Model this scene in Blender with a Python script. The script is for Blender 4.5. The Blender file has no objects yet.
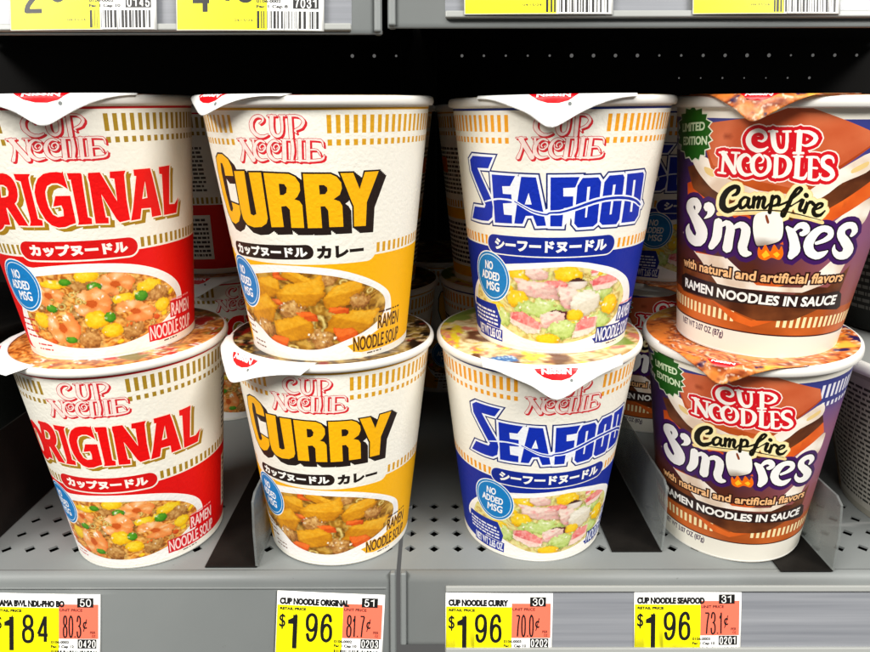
import bpy, math, random
import numpy as np
from mathutils import Vector
from mathutils.geometry import delaunay_2d_cdt

# all modelling is done in centimetres and scaled to metres when meshes are made
CM = 0.01
COL = bpy.context.scene.collection
rng = np.random.default_rng(7)

def lin(c):
    return tuple(x / 12.92 if x <= 0.04045 else ((x + 0.055) / 1.055) ** 2.4 for x in c[:3])

def hexc(h):
    return tuple(int(h[i:i + 2], 16) / 255 for i in (0, 2, 4))

# ------------------------------------------------------------------ 2-D drawing
def dec(s):
    return np.array([[float(v) for v in p.split(',')] for p in s.split()]) / 100.0

def area(c):
    x, y = c[:, 0], c[:, 1]
    return 0.5 * np.sum(x * np.roll(y, -1) - np.roll(x, -1) * y)

def catmull(p, closed, n=4):
    p = np.asarray(p, float)
    N = len(p)
    out = []
    rg = range(N) if closed else range(N - 1)
    for i in rg:
        if closed:
            a, b, c, d = p[(i - 1) % N], p[i], p[(i + 1) % N], p[(i + 2) % N]
        else:
            a, b, c, d = p[max(i - 1, 0)], p[i], p[i + 1], p[min(i + 2, N - 1)]
        for k in range(n):
            t = k / n
            out.append(0.5 * ((2 * b) + (-a + c) * t + (2 * a - 5 * b + 4 * c - d) * t * t + (-a + 3 * b - 3 * c + d) * t ** 3))
    if not closed:
        out.append(p[-1])
    return np.array(out)

def stroke(pts, w, smooth=True, n=5, caps=True):
    """a line of varying width as one counter-clockwise contour"""
    pts = np.asarray(pts, float)
    w = np.full(len(pts), float(w)) if not hasattr(w, '__len__') else np.asarray(w, float)
    q = np.column_stack([pts, w])
    if smooth and len(pts) > 2:
        q = catmull(q, False, n)
    p, w = q[:, :2], np.maximum(q[:, 2], 0.004)
    t = np.gradient(p, axis=0)
    t /= np.linalg.norm(t, axis=1)[:, None] + 1e-9
    nr = np.column_stack([-t[:, 1], t[:, 0]])
    L = p + nr * w[:, None] / 2
    R = p - nr * w[:, None] / 2
    c = list(R)
    if caps:
        for a in (range(-75, 76, 15) if w[-1] > .3 else (-50, 0, 50)):
            a = math.radians(a)
            c.append(p[-1] + (t[-1] * math.cos(a) + nr[-1] * math.sin(a)) * w[-1] / 2)
    c += list(L[::-1])
    if caps:
        for a in (range(-75, 76, 15) if w[0] > .3 else (-50, 0, 50)):
            a = math.radians(a)
            c.append(p[0] - (t[0] * math.cos(a) + nr[0] * math.sin(a)) * w[0] / 2)
    return np.array(c)

def orient(contours):
    """first contour is the outside, the others are holes"""
    out = []
    for i, c in enumerate(contours):
        a = area(c)
        if (a < 0) == (i == 0):
            c = c[::-1]
        out.append(c)
    return out

def grow(contours, d):
    """offset outwards by d with mitred corners"""
    out = []
    for c in contours:
        e = np.roll(c, -1, axis=0) - c
        keep = np.linalg.norm(e, axis=1) > 1e-4
        c = c[keep]
        e = np.roll(c, -1, axis=0) - c
        e /= np.linalg.norm(e, axis=1)[:, None] + 1e-12
        n = np.column_stack([e[:, 1], -e[:, 0]])
        n0 = np.roll(n, 1, axis=0)
        m = n + n0
        ln = np.linalg.norm(m, axis=1)
        m /= ln[:, None] + 1e-9
        k = np.minimum(1.0 / np.maximum(np.sum(m * n, axis=1), 0.3), 1.7)
        out.append(c + m * (d * k)[:, None])
    return out

def rect(x0, y0, x1, y1):
    return [np.array([(x0, y0), (x1, y0), (x1, y1), (x0, y1)], float)]

def ellipse(cx, cy, rx, ry, n=28):
    a = np.linspace(0, 2 * math.pi, n, endpoint=False)
    return [np.column_stack([cx + rx * np.cos(a), cy + ry * np.sin(a)])]

_tc = {}
def glyphs(s):
    """outlines of a line of type (built-in font), cap height 1"""
    if s in _tc:
        return _tc[s]
    cu = bpy.data.curves.new('type', 'FONT')
    cu.body = s
    cu.fill_mode = 'NONE'
    cu.resolution_u = 3
    o = bpy.data.objects.new('type', cu)
    COL.objects.link(o)
    ev = o.evaluated_get(bpy.context.evaluated_depsgraph_get())
    m = ev.to_mesh()
    co = np.array([v.co[:2] for v in m.vertices]) if len(m.vertices) else np.zeros((0, 2))
    adj = {}
    for e in m.edges:
        a, b = e.vertices
        adj.setdefault(a, []).append(b)
        adj.setdefault(b, []).append(a)
    seen, loops = set(), []
    for s0 in adj:
        if s0 in seen:
            continue
        loop, cur, prev = [s0], s0, None
        seen.add(s0)
        while True:
            nx = [x for x in adj[cur] if x != prev and x not in seen]
            if not nx:
                break
            prev, cur = cur, nx[0]
            seen.add(cur)
            loop.append(cur)
        if len(loop) > 2:
            loops.append(co[loop])
    ev.to_mesh_clear()
    bpy.data.objects.remove(o)
    bpy.data.curves.remove(cu)
    res = []
    for i, c in enumerate(loops):
        depth = sum(1 for j, d in enumerate(loops) if j != i and inside(c[:1], [d])[0])
        if (area(c) < 0) == (depth % 2 == 0):
            c = c[::-1]
        res.append(c)
    _tc[s] = res
    return res

def inside(P, contours):
    """non-zero winding test"""
    P = np.asarray(P, float)
    wn = np.zeros(len(P), int)
    for c in contours:
        lo, hi = c.min(0), c.max(0)
        idx = np.nonzero((P[:, 0] >= lo[0]) & (P[:, 0] <= hi[0]) & (P[:, 1] >= lo[1]) & (P[:, 1] <= hi[1]))[0]
        if not len(idx):
            continue
        a, b = c, np.roll(c, -1, axis=0)
        for st in range(0, len(idx), 4000):
            ii = idx[st:st + 4000]
            x, y = P[ii, 0][:, None], P[ii, 1][:, None]
            ay, by = a[None, :, 1], b[None, :, 1]
            ax, bx = a[None, :, 0], b[None, :, 0]
            cr = (bx - ax) * (y - ay) - (x - ax) * (by - ay)
            up = (ay <= y) & (by > y) & (cr > 0)
            dn = (ay > y) & (by <= y) & (cr < 0)
            wn[ii] += up.sum(1) - dn.sum(1)
    return wn != 0

def text(s, x0, y0, x1, h, bold=0.0, slant=0.0, y1=None, kata=False):
    """a line of type fitted between x0 and x1, standing on y0, h high; returns contours"""
    g = glyphs(s)
    al = np.vstack(g)
    lo, hi = al.min(0), al.max(0)
    if kata:
        top, bot = hi[1], lo[1]
    else:
        r = np.vstack(glyphs('H'))
        top, bot = r[:, 1].max(), 0.0
    sx, sy = (x1 - x0 - 2 * bold) / (hi[0] - lo[0]), (h - 2 * bold) / (top - bot)
    out = []
    for c in g:
        q = np.column_stack([x0 + bold + (c[:, 0] - lo[0]) * sx, y0 + bold + (c[:, 1] - bot) * sy])
        if y1 is not None:
            q[:, 1] += (q[:, 0] - x0) / (x1 - x0) * (y1 - y0)
        q[:, 0] += slant * (q[:, 1] - y0)
        d = np.linalg.norm(q - np.roll(q, 1, axis=0), axis=1)
        q = q[d > .006]
        if len(q) > 2:
            out.append(q)
    return grow(out, bold) if bold else out

DIG = {
 '0': [[(.5, 1), (.14, .86), (.04, .5), (.14, .14), (.5, 0), (.86, .14), (.96, .5), (.86, .86), (.5, 1), (.4, .99)]],
 '1': [[(.68, 0), (.68, 1)]],
 '2': [[(.08, .7), (.15, .92), (.5, 1), (.88, .88), (.9, .68), (.6, .4), (.2, .18), (.08, .02)], [(.05, .02), (.95, .02)]],
 '3': [[(.08, .75), (.2, .95), (.5, 1), (.85, .88), (.85, .65), (.6, .54), (.45, .53)], [(.45, .53), (.7, .5), (.93, .35), (.9, .12), (.5, 0), (.15, .06), (.05, .26)]],
 '4': [[(.74, 0), (.74, 1)], [(.74, .98), (.06, .3)], [(.04, .27), (.98, .27)]],
 '5': [[(.88, .98), (.2, .98)], [(.2, .98), (.13, .5)], [(.13, .5), (.45, .63), (.85, .5), (.93, .3), (.8, .07), (.45, 0), (.15, .06), (.05, .24)]],
 '6': [[(.88, .78), (.78, .95), (.5, 1), (.18, .85), (.06, .5), (.14, .12), (.5, 0), (.86, .1), (.94, .32), (.84, .54), (.5, .62), (.2, .52), (.08, .32)]],
 '7': [[(.05, .98), (.96, .98)], [(.94, .97), (.6, .55), (.42, 0)]],
 '8': [[(.5, .54), (.18, .63), (.12, .8), (.24, .95), (.5, 1), (.76, .95), (.88, .8), (.82, .63), (.5, .54)], [(.5, .54), (.14, .44), (.05, .26), (.16, .06), (.5, 0), (.84, .06), (.95, .26), (.86, .44), (.5, .54)]],
 '9': [[(.12, .22), (.22, .05), (.5, 0), (.82, .15), (.94, .5), (.86, .88), (.5, 1), (.14, .9), (.06, .68), (.16, .46), (.5, .38), (.8, .48), (.92, .68)]],
 '.': [[(.5, 0), (.5, .06)]],
}
def digit(ch, x0, y0, x1, y1, w):
    out = []
    for st in DIG[ch]:
        p = np.array(st) * [x1 - x0 - w, y1 - y0 - w] + [x0 + w / 2, y0 + w / 2]
        out.append(stroke(p, w, n=4, caps=len(st) > 3))
    if ch == '1':
        sx, sy = x1 - x0, y1 - y0
        out.append(orient([np.array([(x0 + sx * .72, y1), (x0 + sx * .5, y0 + sy * .88), (x0 + sx * .05, y0 + sy * .80), (x0 + sx * .05, y0 + sy * .70), (x0 + sx * .72, y0 + sy * .70)])])[0])
    return out

class Sheet:
    """a printed flat sheet: coloured regions drawn one over another and cut into ONE
    planar triangle mesh, so nothing overlaps"""
    def __init__(self, x0, y0, x1, y1, base):
        self.b = (x0, y0, x1, y1)
        self.layers = []
        self.base = base
        self.pts = []
        self.cols = []
        self.rows = []
    def add(self, contours, color):
        if contours:
            self.layers.append(([np.asarray(c, float) for c in contours], color))
    def dots(self, contours, step):
        al = np.vstack(contours)
        lo, hi = al.min(0), al.max(0)
        X, Y = np.meshgrid(np.arange(lo[0], hi[0], step), np.arange(lo[1], hi[1], step))
        X = X + (np.arange(X.shape[0]) % 2)[:, None] * step / 2
        P = np.column_stack([X.ravel(), Y.ravel()])
        P = P[inside(P, contours)]
        if len(self.cols):
            c = np.array(self.cols)
            near = np.abs(P[:, 0][:, None] - c[None, :]).min(1)
            P = P[near > step * .45]
            ys = np.arange(lo[1], hi[1], step)
            for x in c[(c > lo[0]) & (c < hi[0])]:
                Q = np.column_stack([np.full(len(ys), x), ys])
                self.pts.append(Q[inside(Q, contours)])
        self.pts.append(P)
    def build(self):
        x0, y0, x1, y1 = self.b
        V, E, idx = [], [], {}
        def vid(x, y):
            k = (round(min(max(x, x0), x1), 3), round(min(max(y, y0), y1), 3))
            if k not in idx:
                idx[k] = len(V)
                V.append(k)
            return idx[k]
        def edge(a, b):
            if a != b:
                E.append((a, b))
        c = [vid(x0, y0), vid(x1, y0), vid(x1, y1), vid(x0, y1)]
        for i in range(4):
            edge(c[i], c[(i + 1) % 4])
        for x in self.cols:
            edge(vid(x, y0), vid(x, y1))
        for y in self.rows:
            edge(vid(x0, y), vid(x1, y))
        for cs, _ in self.layers:
            for q in cs:
                ids = [vid(*p) for p in q]
                for i in range(len(ids)):
                    edge(ids[i], ids[(i + 1) % len(ids)])
        for P in self.pts:
            for p in P:
                vid(*p)
        r = delaunay_2d_cdt([Vector(v) for v in V], E, [], 0, 1e-4, False)
        v2 = np.array([tuple(v) for v in r[0]])
        tri = np.array([f for f in r[2] if len(f) == 3])
        a, b, cc = v2[tri[:, 0]], v2[tri[:, 1]], v2[tri[:, 2]]
        ar = 0.5 * ((b[:, 0] - a[:, 0]) * (cc[:, 1] - a[:, 1]) - (b[:, 1] - a[:, 1]) * (cc[:, 0] - a[:, 0]))
        flip = ar < 0
        tri[flip] = tri[flip][:, ::-1]
        tri = tri[np.abs(ar) > 1e-9]
        cen = v2[tri].mean(1)
        lay = np.full(len(tri), -1)
        for i, (cs, _) in enumerate(self.layers):
            lay[inside(cen, cs)] = i
        colr = np.zeros((len(tri), 3, 4), np.float32)
        colr[..., 3] = 1
        drop = np.zeros(len(tri), bool)
        for i in range(-1, len(self.layers)):
            m = lay == i
            if not m.any():
                continue
            c = self.base if i < 0 else self.layers[i][1]
            if c is None:
                drop |= m
            elif callable(c):
                P = v2[tri[m]].reshape(-1, 2)
                s = np.clip(c(P), 0, 1)
                l = np.where(s <= 0.04045, s / 12.92, ((s + 0.055) / 1.055) ** 2.4)
                colr[m, :, :3] = l.reshape(-1, 3, 3)
            else:
                colr[m, :, :3] = lin(c)
        keep = ~drop
        return v2, tri[keep], colr[keep], lay[keep]

def sheet_mesh(name, sh, fmap, nmap=None, mat=None):
    v2, tri, colr, _ = sh.build()
    P = fmap(v2) * CM
    me = bpy.data.meshes.new(name)
    me.vertices.add(len(P))
    me.vertices.foreach_set('co', P.ravel())
    me.loops.add(len(tri) * 3)
    me.loops.foreach_set('vertex_index', tri.ravel())
    me.polygons.add(len(tri))
    me.polygons.foreach_set('loop_start', np.arange(0, len(tri) * 3, 3))
    me.polygons.foreach_set('loop_total', np.full(len(tri), 3))
    me.polygons.foreach_set('use_smooth', np.ones(len(tri), bool))
    me.update()
    at = me.color_attributes.new('print', 'FLOAT_COLOR', 'CORNER')
    at.data.foreach_set('color', colr.ravel())
    if nmap is not None:
        me.normals_split_custom_set_from_vertices([tuple(n) for n in nmap(v2)])
    if mat:
        me.materials.append(mat)
    return me

# ------------------------------------------------------------------ noise for printed pictures
_T = rng.random((64, 64))
def vnoise(x, y):
    xi, yi = np.floor(x).astype(int), np.floor(y).astype(int)
    fx, fy = x - xi, y - yi
    fx, fy = fx * fx * (3 - 2 * fx), fy * fy * (3 - 2 * fy)
    g = lambda i, j: _T[i % 64, j % 64]
    return (g(xi, yi) * (1 - fx) + g(xi + 1, yi) * fx) * (1 - fy) + (g(xi, yi + 1) * (1 - fx) + g(xi + 1, yi + 1) * fx) * fy

def fbm(x, y, o=3):
    s, a, t = 0, 1, 0
    for i in range(o):
        s = s + a * vnoise(x * 2 ** i + 17 * i, y * 2 ** i + 9 * i)
        t += a
        a *= .55
    return s / t

def mix(a, b, t):
    t = np.clip(t, 0, 1)[:, None]
    return np.asarray(a) * (1 - t) + np.asarray(b) * t

def strands(P, sc, c0, c1, c2, seed=0.):
    """tangled noodles: light ridges on darker broth"""
    x, y = P[:, 0] * sc + seed, P[:, 1] * sc + seed * 2
    w = fbm(x * .6, y * .9) * 9 + fbm(x * .25 + 5, y * .3) * 12
    r = np.abs(np.sin(w * 1.6 + y * 1.2))
    f = fbm(x * 1.7 + 30, y * 1.7)
    return mix(mix(mix(c0, c1, r * 1.3 - .1), c2, (f - .5) * 3), c2, (r - .93) * 9)

PAL = {
 'shrimp': ((.97, .62, .36), (1, .86, .66), (.86, .32, .12)),
 'egg': ((.97, .78, .08), (1, .93, .35), (.85, .52, .03)),
 'onion': ((.25, .55, .08), (.5, .74, .22), (.1, .32, .03)),
 'meat': ((.70, .47, .22), (.92, .74, .45), (.42, .22, .08)),
 'potato': ((.92, .64, .10), (1, .86, .38), (.66, .38, .04)),
 'carrot': ((.95, .42, .12), (1, .62, .32), (.72, .2, .05)),
 'noodle': ((.86, .68, .3), (.97, .88, .55), (.55, .38, .1)),
 'crab': ((.95, .5, .48), (1, .88, .82), (.8, .25, .28)),
 'crabw': ((.96, .85, .78), (1, .96, .92), (.78, .55, .52)),
 'cab': ((.76, .84, .46), (.9, .94, .7), (.5, .6, .2)),
 'squid': ((.95, .92, .84), (1, .99, .96), (.78, .72, .60)),
 'mush': ((.8, .7, .62), (.95, .9, .85), (.3, .16, .14)),
}
def food_paint(kind):
    items = FOOD[kind]
    def f(P):
        if kind == 'O':
            C = strands(P, 2.2, (.66, .33, .08), (.93, .62, .24), (1, .84, .5))
        elif kind == 'C':
            C = strands(P, 1.6, (.44, .27, .05), (.68, .47, .12), (.88, .70, .32), 3)
        else:
            C = strands(P, 2.0, (.78, .68, .34), (.95, .87, .6), (.86, .9, .55), 7)
        C = np.array(C)
        rr_ = random.Random('fill' + kind)
        u0, v0 = P.min(0)
        u1, v1 = P.max(0)
        small = {'O': ('egg', 'noodle', 'noodle', 'meat', 'noodle', 'carrot', 'noodle'), 'C': ('meat', 'noodle', 'carrot', 'potato', 'noodle', 'potato'), 'S': ('egg', 'cab', 'squid', 'noodle', 'squid', 'crab')}[kind]
        fill = [(rr_.choice(small), rr_.uniform(u0, u1), rr_.uniform(v0, v1), rr_.uniform(.10, .24), rr_.uniform(.08, .17), rr_.choice((0, 1, 2, 3, 4))) for _ in range({'O': 70, 'C': 46, 'S': 34}[kind])]
        for k, (t, cx, cy, rx, ry, v) in enumerate(fill + list(items)):
            base, hi, dk = PAL[t]
            dx, dy = P[:, 0] - cx, P[:, 1] - cy
            rot = {0: 0., 1: -.35, 2: .2, 3: .35, 4: .5, 5: -.15, 6: .15, -1: .4}[v]
            ca, sa = math.cos(rot), math.sin(rot)
            X, Y = (dx * ca + dy * sa) / rx, (-dx * sa + dy * ca) / ry
            wob = (fbm(P[:, 0] * 3.2 + k * 3.7, P[:, 1] * 3.2 + k) - .5) + .45 * (vnoise(P[:, 0] * 9 + k * 2.3, P[:, 1] * 9 + k) - .5) * (rx > .3)
            ang = np.arctan2(Y, X)
            if t in ('potato', 'carrot', 'crab', 'crabw'):
                c5, s5 = math.cos(k * 1.7), math.sin(k * 1.7)
                d = np.maximum(np.maximum(np.abs(X + .25 * Y * s5), np.abs(Y + .2 * X * c5)), .78 * np.abs(X * (1 if k % 2 else -1) + Y * .9)) * 1.02 + wob * .22
            elif t == 'meat' or t == 'cab':
                d = np.hypot(X, Y) + wob * .9
            else:
                d = np.hypot(X, Y) + wob * .35
            h = np.sqrt(np.clip(1 - d * d, 0, 1))
            fine = fbm(P[:, 0] * 9 + k * 5, P[:, 1] * 9 + k * 2)
            if t == 'shrimp':
                # curled body: a fat crescent round an off-centre hollow, ringed by segments
                rr = np.hypot(X, Y)
                q = ang + 1.1 + v * 1.3
                q = (q + math.pi) % (2 * math.pi) - math.pi
                tail = np.clip(1 - np.abs(q) / .9, 0, 1)
                rin = .24 + .16 * tail
                mid, hw = (rin + 1) / 2, (1 - rin) / 2
                bump = np.sqrt(np.clip(1 - ((rr - mid) / hw) ** 2, 0, 1))
                seg = .5 + .5 * np.cos(q * 4.5 + rr * 2.5)
                lit = .35 + .45 * bump + .28 * (Y * .75 - X * .35) + .16 * (fine - .5)
                col = mix((.88, .36, .12), (.98, .66, .36), lit * 1.3)
                col = mix(col, (1, .90, .74), (seg - .5) * .8 * bump + (lit - .72) * 1.6)
                col = mix(col, (.93, .46, .18), (1 - seg) * .22 + (rr > .82) * .0)
                col = mix(col, (.80, .34, .10), (rr < rin) * .9)
                col = mix(col, (1, .98, .92), (fbm(P[:, 0] * 7 + 40, P[:, 1] * 7) - .68) * 9 * (lit > .75))
                m = (d < 1) & ~((np.abs(q) < .30) & (rr > .3))
            elif t in ('potato', 'carrot', 'crab', 'crabw', 'squid'):
                sh = .50 + .30 * np.clip((Y - .05 - .35 * X * (1 if k % 2 else -1)) * 9, 0, 1) + .34 * (fine - .5) + .3 * (fbm(P[:, 0] * 1.8 + k * 7, P[:, 1] * 1.8) - .5) + .1 * Y - .5 * np.clip(d - .82, 0, .2) * 4
                col = mix(mix(dk, base, sh * 1.4), hi, (sh - .72) * 1.5)
                if t == 'crab':
                    col = mix(col, (1, .93, .86), np.clip((-.15 - Y + .2 * X) * 8, 0, 1) * .9 + (np.abs(X) > .85) * .5)
                    col = mix(col, (.98, .74, .70), (fine - .5) * 2.5)
                if t == 'crabw':
                    col = mix(col, (.95, .62, .60), (fbm(P[:, 0] * 3, P[:, 1] * 6 + k) - .60) * 5)
                    if v == -1:
                        col = mix(col, (.35, .12, .16), (d > .84) & (X > 0))
                m = d < 1
            elif t == 'mush':
                col = mix(base, hi, h)
                col = mix(col, dk, (Y > .35))
                m = d < 1
            elif t == 'noodle':
                m = (d < 1) & (d > .45)
                col = mix(dk, hi, 1 - np.abs(d - .72) * 3)
            else:
                n2 = {'egg': .5, 'meat': 1.1, 'onion': .3, 'cab': .7}[t]
                sh = .25 + .6 * h + .25 * (Y * .8 - X * .3) + n2 * (fine - .5)
                col = mix(mix(dk, base, sh * 1.7), hi, (sh - .62) * 1.8)
                col = mix(col, (1, .98, .9), (fbm(P[:, 0] * 6 + k * 9, P[:, 1] * 6) - .68) * 8 * (Y > -.2))
                m = d < 1
            sh_edge = (d >= 1) & (d < 1.22) & (Y < .35)
            C[sh_edge] *= (.80 + .9 * (d[sh_edge] - 1))[:, None]
            C[m] = col[m]
        return C
    return f

def lid_paint(kind):
    def f(P):
        x, y = P[:, 0], P[:, 1]
        n = fbm(x * .7 + 4, y * .7)
        n2 = fbm(x * 1.1 + 11, y * 1.3 + 3)
        n3 = fbm(x * 1.6 + 2, y * 1.5)
        if kind == 'O':
            C = strands(P, 1.5, (.46, .20, .05), (.80, .47, .17), (.93, .72, .42), 2)
            C = mix(C, (.70, .08, .06), (n2 - .60) * 18 * (x > 0)); C = mix(C, (.86, .80, .74), (np.abs(n2 - .59) < .018) * (x > -1.))
            C = mix(C, (.45, .38, .10), (n - .62) * 14)
        elif kind == 'C':
            C = strands(P, 1.3, (.22, .13, .04), (.42, .31, .12), (.68, .58, .30), 5)
            C = mix(C, (.45, .07, .03), (n2 - .60) * 18); C = mix(C, (.70, .62, .48), (np.abs(n - .59) < .02) * .9)
            C = mix(C, (.10, .06, .03), (n3 - .62) * 12)
        elif kind == 'S':
            C = strands(P, 1.1, (.68, .52, .30), (.86, .75, .54), (.93, .88, .72), 8)
            C = mix(C, (.84, .74, .15), (n2 - .60) * 20); C = mix(C, (.80, .46, .38), (n3 - .66) * 14)
            C = mix(C, (.48, .55, .22), (n - .60) * 20); C = mix(C, (.40, .24, .14), (.36 - n) * 16)
            # a printed blue panel towards the left front of the lid
            bx = (np.abs(x + 3.05) < .62) & (np.abs(y + 3.05) < .36)
            C = mix(C, (.10, .38, .62), bx * 1.0)
            C = mix(C, (.80, .88, .93), (bx & (np.sin(y * 30) > .35) & (vnoise(x * 9, np.floor(y * 4.8)) > .35)) * .8)
        else:
            C = strands(P, 1.5, (.46, .17, .06), (.80, .40, .17), (.93, .64, .38), 1)
            C = mix(C, (.90, .50, .20), (n2 - .56) * 8); C = mix(C, (.93, .68, .24), (n - .62) * 14)
            C = mix(C, (.16, .10, .30), (n3 - .68) * 20 * (x > 1.5)); C = mix(C, (.95, .88, .80), (np.abs(n2 - .50) < .012) * .7)
        return C
    return f

def smores_bg(P):
    u, v = P[:, 0], P[:, 1]
    n = fbm(u * .8, v * .8)
    left = mix((.34, .15, .09), (.25, .15, .36), (v - 3.2) / 3.2 + (n - .5) * .8)
    right = mix((.60, .30, .22), (.56, .34, .47), (v - 2) / 3 + (n - .5) * .5)
    right = mix(right, (.30, .27, .56), (v - 7) / 2.5)
    C = mix(left, right, (u + 2.3) / 3)
    C = mix(C, (.22, .24, .52), (v - 8.1) * 2)
    sp = vnoise(u * 9, v * 9)
    return mix(C, (.93, .75, .7), (sp - .985) * 50)

def cracker(c0, c1):
    def f(P):
        u, v = P[:, 0], P[:, 1]
        n = fbm(u * 1.2, v * 1.2); s = vnoise(u * 5 + 3, v * 5 + 8)
        C = mix(c0, c1, (n - .3) * 1.8)
        return mix(C, (.55, .2, .08), (s - .93) * 12)
    return f

def choc(P):
    n = fbm(P[:, 0] * 1.5 + 9, P[:, 1] * 2.5)
    return mix((.3, .14, .06), (.5, .27, .13), (n - .3) * 2)

def mallow(P):
    n = fbm(P[:, 0] * 1.3 + 2, P[:, 1] * 1.6)
    return mix((.88, .78, .68), (1, .96, .9), (n - .25) * 2.5)
ART = {}
ART['ori'] = [
  ('P', 0, ['-146,775 -94,779 -76,775 -62,763 -54,743 -53,719 -58,696 -68,676 -81,665 -64,615 -51,579 -94,580 -122,648 -127,647 -134,581 -211,580 -214,594 -189,598 -144,754 -153,760', '-121,735 -106,735 -94,727 -92,709 -100,694 -113,689 -135,687']),
  ('P', 0, ['-50,776 10,775 1,762 -1,743 -5,619 -6,606 9,600 6,579 -46,579 -38,595 -36,611 -31,748 -48,754']),
  ('P', 0, ['118,782 114,776 98,780 76,779 54,774 32,757 18,734 8,707 6,672 10,637 22,601 38,580 61,570 86,571 103,578 125,584 126,600 126,690 76,691 60,651 89,655 92,638 89,614 68,611 53,621 44,649 43,682 46,708 57,729 74,738 93,738 106,730 123,714']),
  ('P', 0, ['130,774 173,772 176,766 174,734 170,604 182,598 180,576 131,577 136,591 138,749 132,750']),
  ('P', 0, ['197,771 235,771 279,656 280,743 265,747 268,771 323,771 316,755 314,657 318,578 278,573 267,589 228,688 231,598 240,596 238,573 192,577 196,734 194,754']),
  ('P', 0, ['352,772 419,772 427,736 456,578 410,577 408,615 368,617 359,576 321,574 334,622 360,746 352,748', '393,723 397,657 375,655']),
  ('P', 0, ['459,773 516,775 512,746 503,617 535,614 564,637 546,575 470,576 472,743 459,746']),
]
ART['cur'] = [
  ('P', 0, ['-409,822 -378,839 -339,840 -304,823 -292,797 -291,762 -350,759 -349,788 -355,806 -371,806 -380,771 -381,692 -371,621 -355,619 -342,633 -344,657 -289,650 -292,616 -316,584 -348,570 -381,576 -406,608 -425,682 -424,773']),
  ('P', 0, ['-281,781 -225,784 -231,622 -217,617 -201,624 -204,780 -150,782 -151,610 -160,590 -186,575 -225,570 -260,576 -281,597 -286,639']),
  ('P', 0, ['-140,781 -46,779 -24,768 -11,745 -11,718 -23,696 -35,686 -17,680 -8,664 -9,578 -58,578 -56,647 -68,661 -88,658 -88,580 -140,577 -140,683', '-86,743 -66,742 -58,728 -62,710 -74,701 -87,701']),
  ('P', 0, ['4,779 98,777 119,766 134,745 136,723 128,700 105,684 127,675 136,658 138,578 85,579 84,642 73,659 57,659 58,577 5,577', '56,738 73,738 84,729 85,716 76,704 57,703']),
  ('P', 0, ['132,779 178,778 202,717 222,779 278,779 231,666 228,574 180,576 179,654 170,675']),
]
ART['sea'] = [
  ('P', 0, ['-464,806 -440,824 -323,824 -350,779 -414,777 -343,654 -338,625 -345,581 -370,562 -413,559 -493,559 -460,614 -388,616 -380,630 -392,649 -461,764']),
  ('P', 0, ['-334,756 -228,755 -251,714 -286,712 -284,682 -246,682 -245,648 -286,643 -283,598 -246,598 -247,564 -332,560']),
  ('P', 0, ['-204,753 -147,752 -105,563 -142,560 -158,601 -187,599 -201,566 -237,565', '-175,691 -163,646 -191,645']),
  ('P', 0, ['-94,753 11,754 -2,714 -46,712 -44,680 -7,680 -6,639 -40,634 -43,561 -89,561']),
  ('P', 0, ['5,720 22,750 82,751 95,733 99,572 82,558 19,556 4,573', '43,715 54,716 52,596 45,596']),
  ('P', 0, ['108,731 126,756 185,757 195,745 202,579 189,560 122,562 107,576', '147,719 158,720 158,603 149,602']),
  ('P', 0, ['206,758 296,759 306,749 320,582 300,561 215,563 214,677', '245,731 257,731 269,603 256,604']),
]
ART['wavew'] = [
  ('R', 0, ['-380,639 -364,644 -343,649 -324,653 -309,656 -295,657 -280,657 -265,656 -249,654 -235,650 -223,644 -211,637 -198,630 -185,623 -171,615 -156,609 -139,604 -122,601 -107,599 -97,600 -93,604 -89,605 -80,606 -66,606 -52,607 -39,609 -26,613 -14,616 0,620 14,625 29,630 44,635 60,640 76,645 92,648 108,652 124,654 142,655 160,656 178,655 197,654 216,652 234,649 250,645 264,641 276,637 285,633 295,627 302,623 315,618 332,618 337,625 329,633 320,638 307,646 290,655 272,662 253,668 234,672 214,676 193,678 173,679 154,680 135,679 117,678 99,675 82,672 66,668 50,662 34,657 19,652 5,647 -8,642 -21,638 -33,634 -45,630 -56,627 -68,626 -81,625 -93,624 -101,620 -104,618 -107,617 -119,618 -135,621 -150,624 -164,629 -178,635 -192,641 -205,647 -217,654 -231,658 -247,662 -263,664 -279,664 -294,664 -309,663 -325,661 -345,656 -366,650 -382,645 -384,644 -386,641 -383,639']),
]
ART['waveb'] = [
  ('R', 0, ['-234,652 -224,648 -210,641 -196,634 -183,627 -168,620 -154,614 -138,610 -121,606 -107,605 -99,606 -96,609 -91,611 -80,612 -67,612 -53,613 -41,616 -28,619 -16,623 -2,627 12,631 26,636 41,641 57,646 73,651 89,655 105,658 122,661 140,662 158,662 177,662 196,660 215,658 234,655 250,651 266,647 279,642 291,636 301,630 309,626 315,623 322,624 324,627 321,630 313,635 301,643 286,650 270,656 252,662 234,666 214,669 194,672 174,673 155,673 137,672 119,671 102,668 85,665 69,661 53,656 37,651 22,645 8,640 -6,635 -19,631 -31,627 -43,624 -55,621 -68,620 -81,619 -92,618 -99,615 -102,612 -107,611 -120,612 -136,615 -152,619 -167,624 -181,631 -194,637 -208,644 -222,651 -232,656 -233,656 -235,655 -235,654']),
]
ART['seaw'] = [
  ('P', 0, ['-289,714 -248,717 -222,755 -202,753 -222,634 -244,562 -250,568 -283,598 -290,645 -247,653 -246,682 -286,680']),
  ('P', 0, ['-50,714 2,716 10,752 24,754 3,644 -6,634 -7,680 -46,678']),
  ('P', 0, ['-46,634 -5,653 7,644 4,556 -10,595 -41,556 -44,561']),
]
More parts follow.
